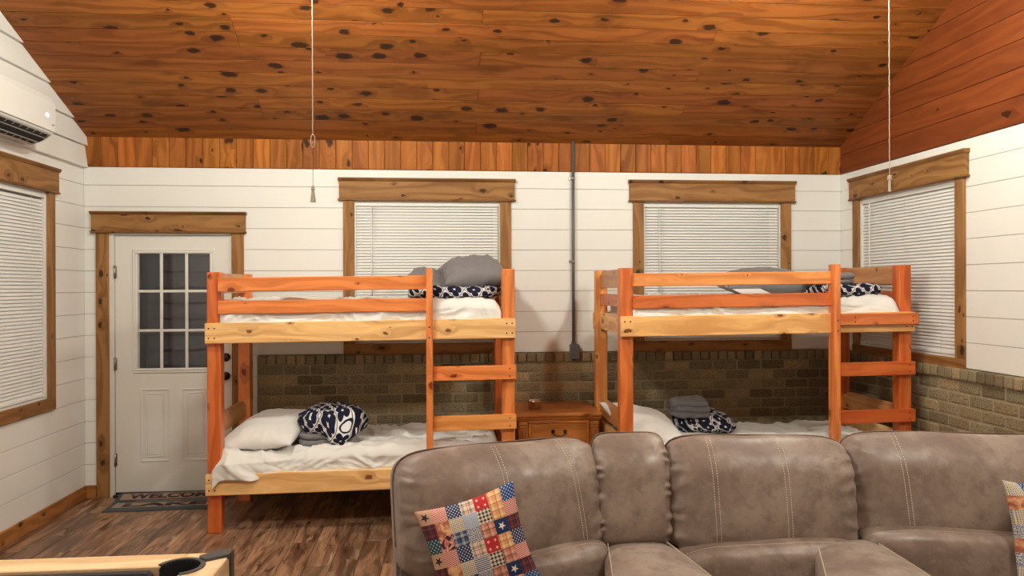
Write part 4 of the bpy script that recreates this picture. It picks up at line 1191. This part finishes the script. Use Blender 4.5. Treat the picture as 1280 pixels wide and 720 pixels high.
# ---- patchwork cushions
CELL = .0505
def patch(kind):
    s = NT('patch_'+kind); _, u, v = s.uv()
    def fr(x, p, o=0.): return s.math('FRACT', s.math('ADD', s.math('DIVIDE', x, p), o))
    def band(x, p, wd, o=0.): return s.math('LESS_THAN', fr(x, p, o), wd)
    def dots(p, r, off=.5):
        def one(o):
            a = s.math('SUBTRACT', fr(u, p, o), .5); b = s.math('SUBTRACT', fr(v, p, o), .5)
            return s.math('LESS_THAN', s.math('ADD', s.math('MULTIPLY', a, a), s.math('MULTIPLY', b, b)), r*r)
        return s.math('MAXIMUM', one(0.), one(.5))
    def star(p, R, o=0., rot=0.):
        a = s.math('SUBTRACT', fr(u, p, o), .5); b = s.math('SUBTRACT', fr(v, p, o), .5)
        r = s.math('SQRT', s.math('ADD', s.math('MULTIPLY', a, a), s.math('MULTIPLY', b, b)))
        th = s.math('ADD', s.math('ARCTAN2', a, b), PI+PI/5+rot)
        k = s.math('SUBTRACT', s.math('MODULO', th, 2*PI/5), PI/5)
        k = s.math('ABSOLUTE', k)
        k = s.math('ABSOLUTE', k)
        f = s.math('MULTIPLY', r, s.math('ADD', s.math('COSINE', k), s.math('MULTIPLY', s.math('SINE', k), 3.077)))
        return s.math('LESS_THAN', f, R)
    diag = s.math('ADD', u, v)
    navy, cream, red, black = (.018, .035, .10), (.66, .56, .42), (.46, .030, .035), (.02, .018, .022)
    if kind == 'navy_dots': c = s.mix(dots(.0125, .16), navy, (.7, .66, .6))
    elif kind == 'blue_dots': c = s.mix(dots(.0125, .14), (.02, .07, .22), (.7, .66, .6))
    elif kind == 'teal_dots': c = s.mix(dots(.015, .15), (.018, .075, .10), (.6, .55, .48))
    elif kind == 'red_stripes': c = s.mix(band(diag, .0085, .52), (.68, .5, .42), (.42, .045, .045))
    elif kind == 'navy_stripes': c = s.mix(band(v, .0065, .5), (.6, .58, .56), navy)
    elif kind == 'ticking': c = s.mix(band(diag, .004, .5), (.55, .56, .60), (.16, .20, .32))
    elif kind == 'black_check':
        c = s.mix(band(u, .013, .5), (.70, .60, .46), (.34, .29, .24)); c = s.mix(s.math('MULTIPLY', band(u, .013, .5), band(v, .013, .5)), c, black)
        c = s.mix(s.math('MULTIPLY', s.math('SUBTRACT', 1., band(u, .013, .5)), band(v, .013, .5)), c, (.34, .29, .24))
    elif kind == 'small_check':
        c = s.mix(s.math('MULTIPLY', band(u, .0062, .6), band(v, .0062, .6)), (.66, .56, .42), (.12, .11, .13))
    elif kind == 'navy_star': c = s.mix(star(CELL, .30), navy, (.72, .66, .58))
    elif kind == 'red_stars': c = s.mix(s.math('MAXIMUM', star(CELL*.5, .24), star(CELL*.5, .0)), red, (.72, .6, .52))
    elif kind == 'tan_star': c = s.mix(star(CELL, .34), (.50, .29, .19), (.03, .025, .035))
    elif kind in ('orange_plaid', 'pink_plaid', 'navy_plaid', 'cream_plaid', 'maroon_plaid'):
        base, l1, l2 = {'orange_plaid': ((.62, .30, .13), (.75, .55, .3), (.45, .12, .05)), 'pink_plaid': ((.50, .17, .11), (.62, .40, .28), (.05, .04, .05)),
                        'navy_plaid': ((.05, .08, .15), (.40, .40, .38), (.02, .03, .06)), 'cream_plaid': ((.66, .55, .42), (.20, .17, .16), (.42, .06, .05)),
                        'maroon_plaid': ((.085, .025, .035), (.17, .05, .05), (.03, .015, .03))}[kind]
        c = s.mix(s.math('MULTIPLY', s.math('ADD', band(u, .026, .3), band(v, .026, .3)), .5), base, l1)
        c = s.mix(s.math('MULTIPLY', s.math('MAXIMUM', band(u, .0265, .09, .4), band(v, .0265, .09, .4)), .8), c, l2)
    elif kind == 'paisley':
        n = s.noise(s.comb(u, v), 330, 1, .5, 0, '2D'); c = s.mix(s.ramp(n, .47, .53), (.07, .09, .17), (.58, .54, .5))
    elif kind == 'floral':
        n = s.noise(s.comb(u, v), 60, 2, .5, .5, '2D'); c = s.mix(s.ramp(n, .42, .5), (.05, .03, .035), (.62, .18, .15)); c = s.mix(s.ramp(n, .56, .62), c, (.62, .42, .3))
    elif kind == 'sunset':
        n = s.noise(s.comb(u, v), 32, 2, .5, 0, '2D'); c = s.mix(s.ramp(n, .35, .65), (.35, .10, .06), (.68, .38, .20))
    s.bump(s.noise(s.comb(u, v), 900, 1, dim='2D'), .15, .0004)
    return s.done(c, .85, .15)
kinds = ['navy_dots', 'blue_dots', 'teal_dots', 'red_stripes', 'navy_stripes', 'ticking', 'black_check', 'small_check', 'navy_star', 'red_stars', 'tan_star',
         'orange_plaid', 'pink_plaid', 'navy_plaid', 'cream_plaid', 'maroon_plaid', 'paisley', 'floral', 'sunset']
PM = [patch(k) for k in kinds]
LAY = ['tan_star red_stripes navy_dots cream_plaid red_stars orange_plaid blue_dots',
       'maroon_plaid sunset small_check ticking black_check orange_plaid red_stripes',
       'teal_dots floral navy_plaid paisley pink_plaid navy_star maroon_plaid',
       'tan_star red_stripes navy_dots cream_plaid red_stars orange_plaid navy_dots',
       'maroon_plaid sunset small_check navy_stripes black_check pink_plaid red_stripes',
       'teal_dots floral navy_plaid paisley pink_plaid navy_star maroon_plaid',
       'tan_star red_stripes navy_dots cream_plaid red_stars orange_plaid blue_dots']
LAY = [[kinds.index(k) for k in r_.split()] for r_ in LAY]
LAY2 = [[kinds.index(k) for k in r_.split()] for r_ in [
       'small_check blue_dots cream_plaid sunset navy_star red_stars ticking', 'sunset maroon_plaid black_check floral orange_plaid teal_dots red_stripes',
       'small_check red_stripes navy_plaid paisley pink_plaid navy_star maroon_plaid', 'paisley blue_dots tan_star cream_plaid red_stars orange_plaid navy_dots',
       'sunset maroon_plaid small_check navy_stripes black_check pink_plaid red_stripes', 'paisley red_stripes navy_plaid paisley pink_plaid navy_star maroon_plaid',
       'small_check blue_dots navy_dots cream_plaid red_stars orange_plaid blue_dots']]
def throw(label, lay, loc, rot, seed):
    w = CELL*7
    def cells(a, b, s_): return lay[min(6, int((1-b)*7))][min(6, int(a*7))]
    me = pillow_mesh(w, w, .125, seed, N=42, wr=.0045, pinch=.055, cells=cells, flat=1., corner=.05)
    return link('throw_pillow', me, PM, loc=loc, rot=rot, label=label, cat='pillow', group='patchwork throw pillows')
def orient(n_, rollz):
    n_ = Vector(n_).normalized(); up = Vector((0, 0, 1)); x_ = up.cross(n_).normalized(); y_ = n_.cross(x_)
    R_ = Matrix((x_, y_, n_)).transposed(); return (R_ @ Matrix.Rotation(rollz, 3, 'Z')).to_euler()
throw('patchwork stars and plaid throw pillow tilted on the left seat of the sofa', LAY, (.118, -3.475, .712), orient((-.02, -1, .26), math.radians(16)), 3)
throw('patchwork throw pillow at the right edge, upright on the right seat', LAY2, (2.300, -3.49, .705), orient((.04, -1, .26), math.radians(-3)), 6)
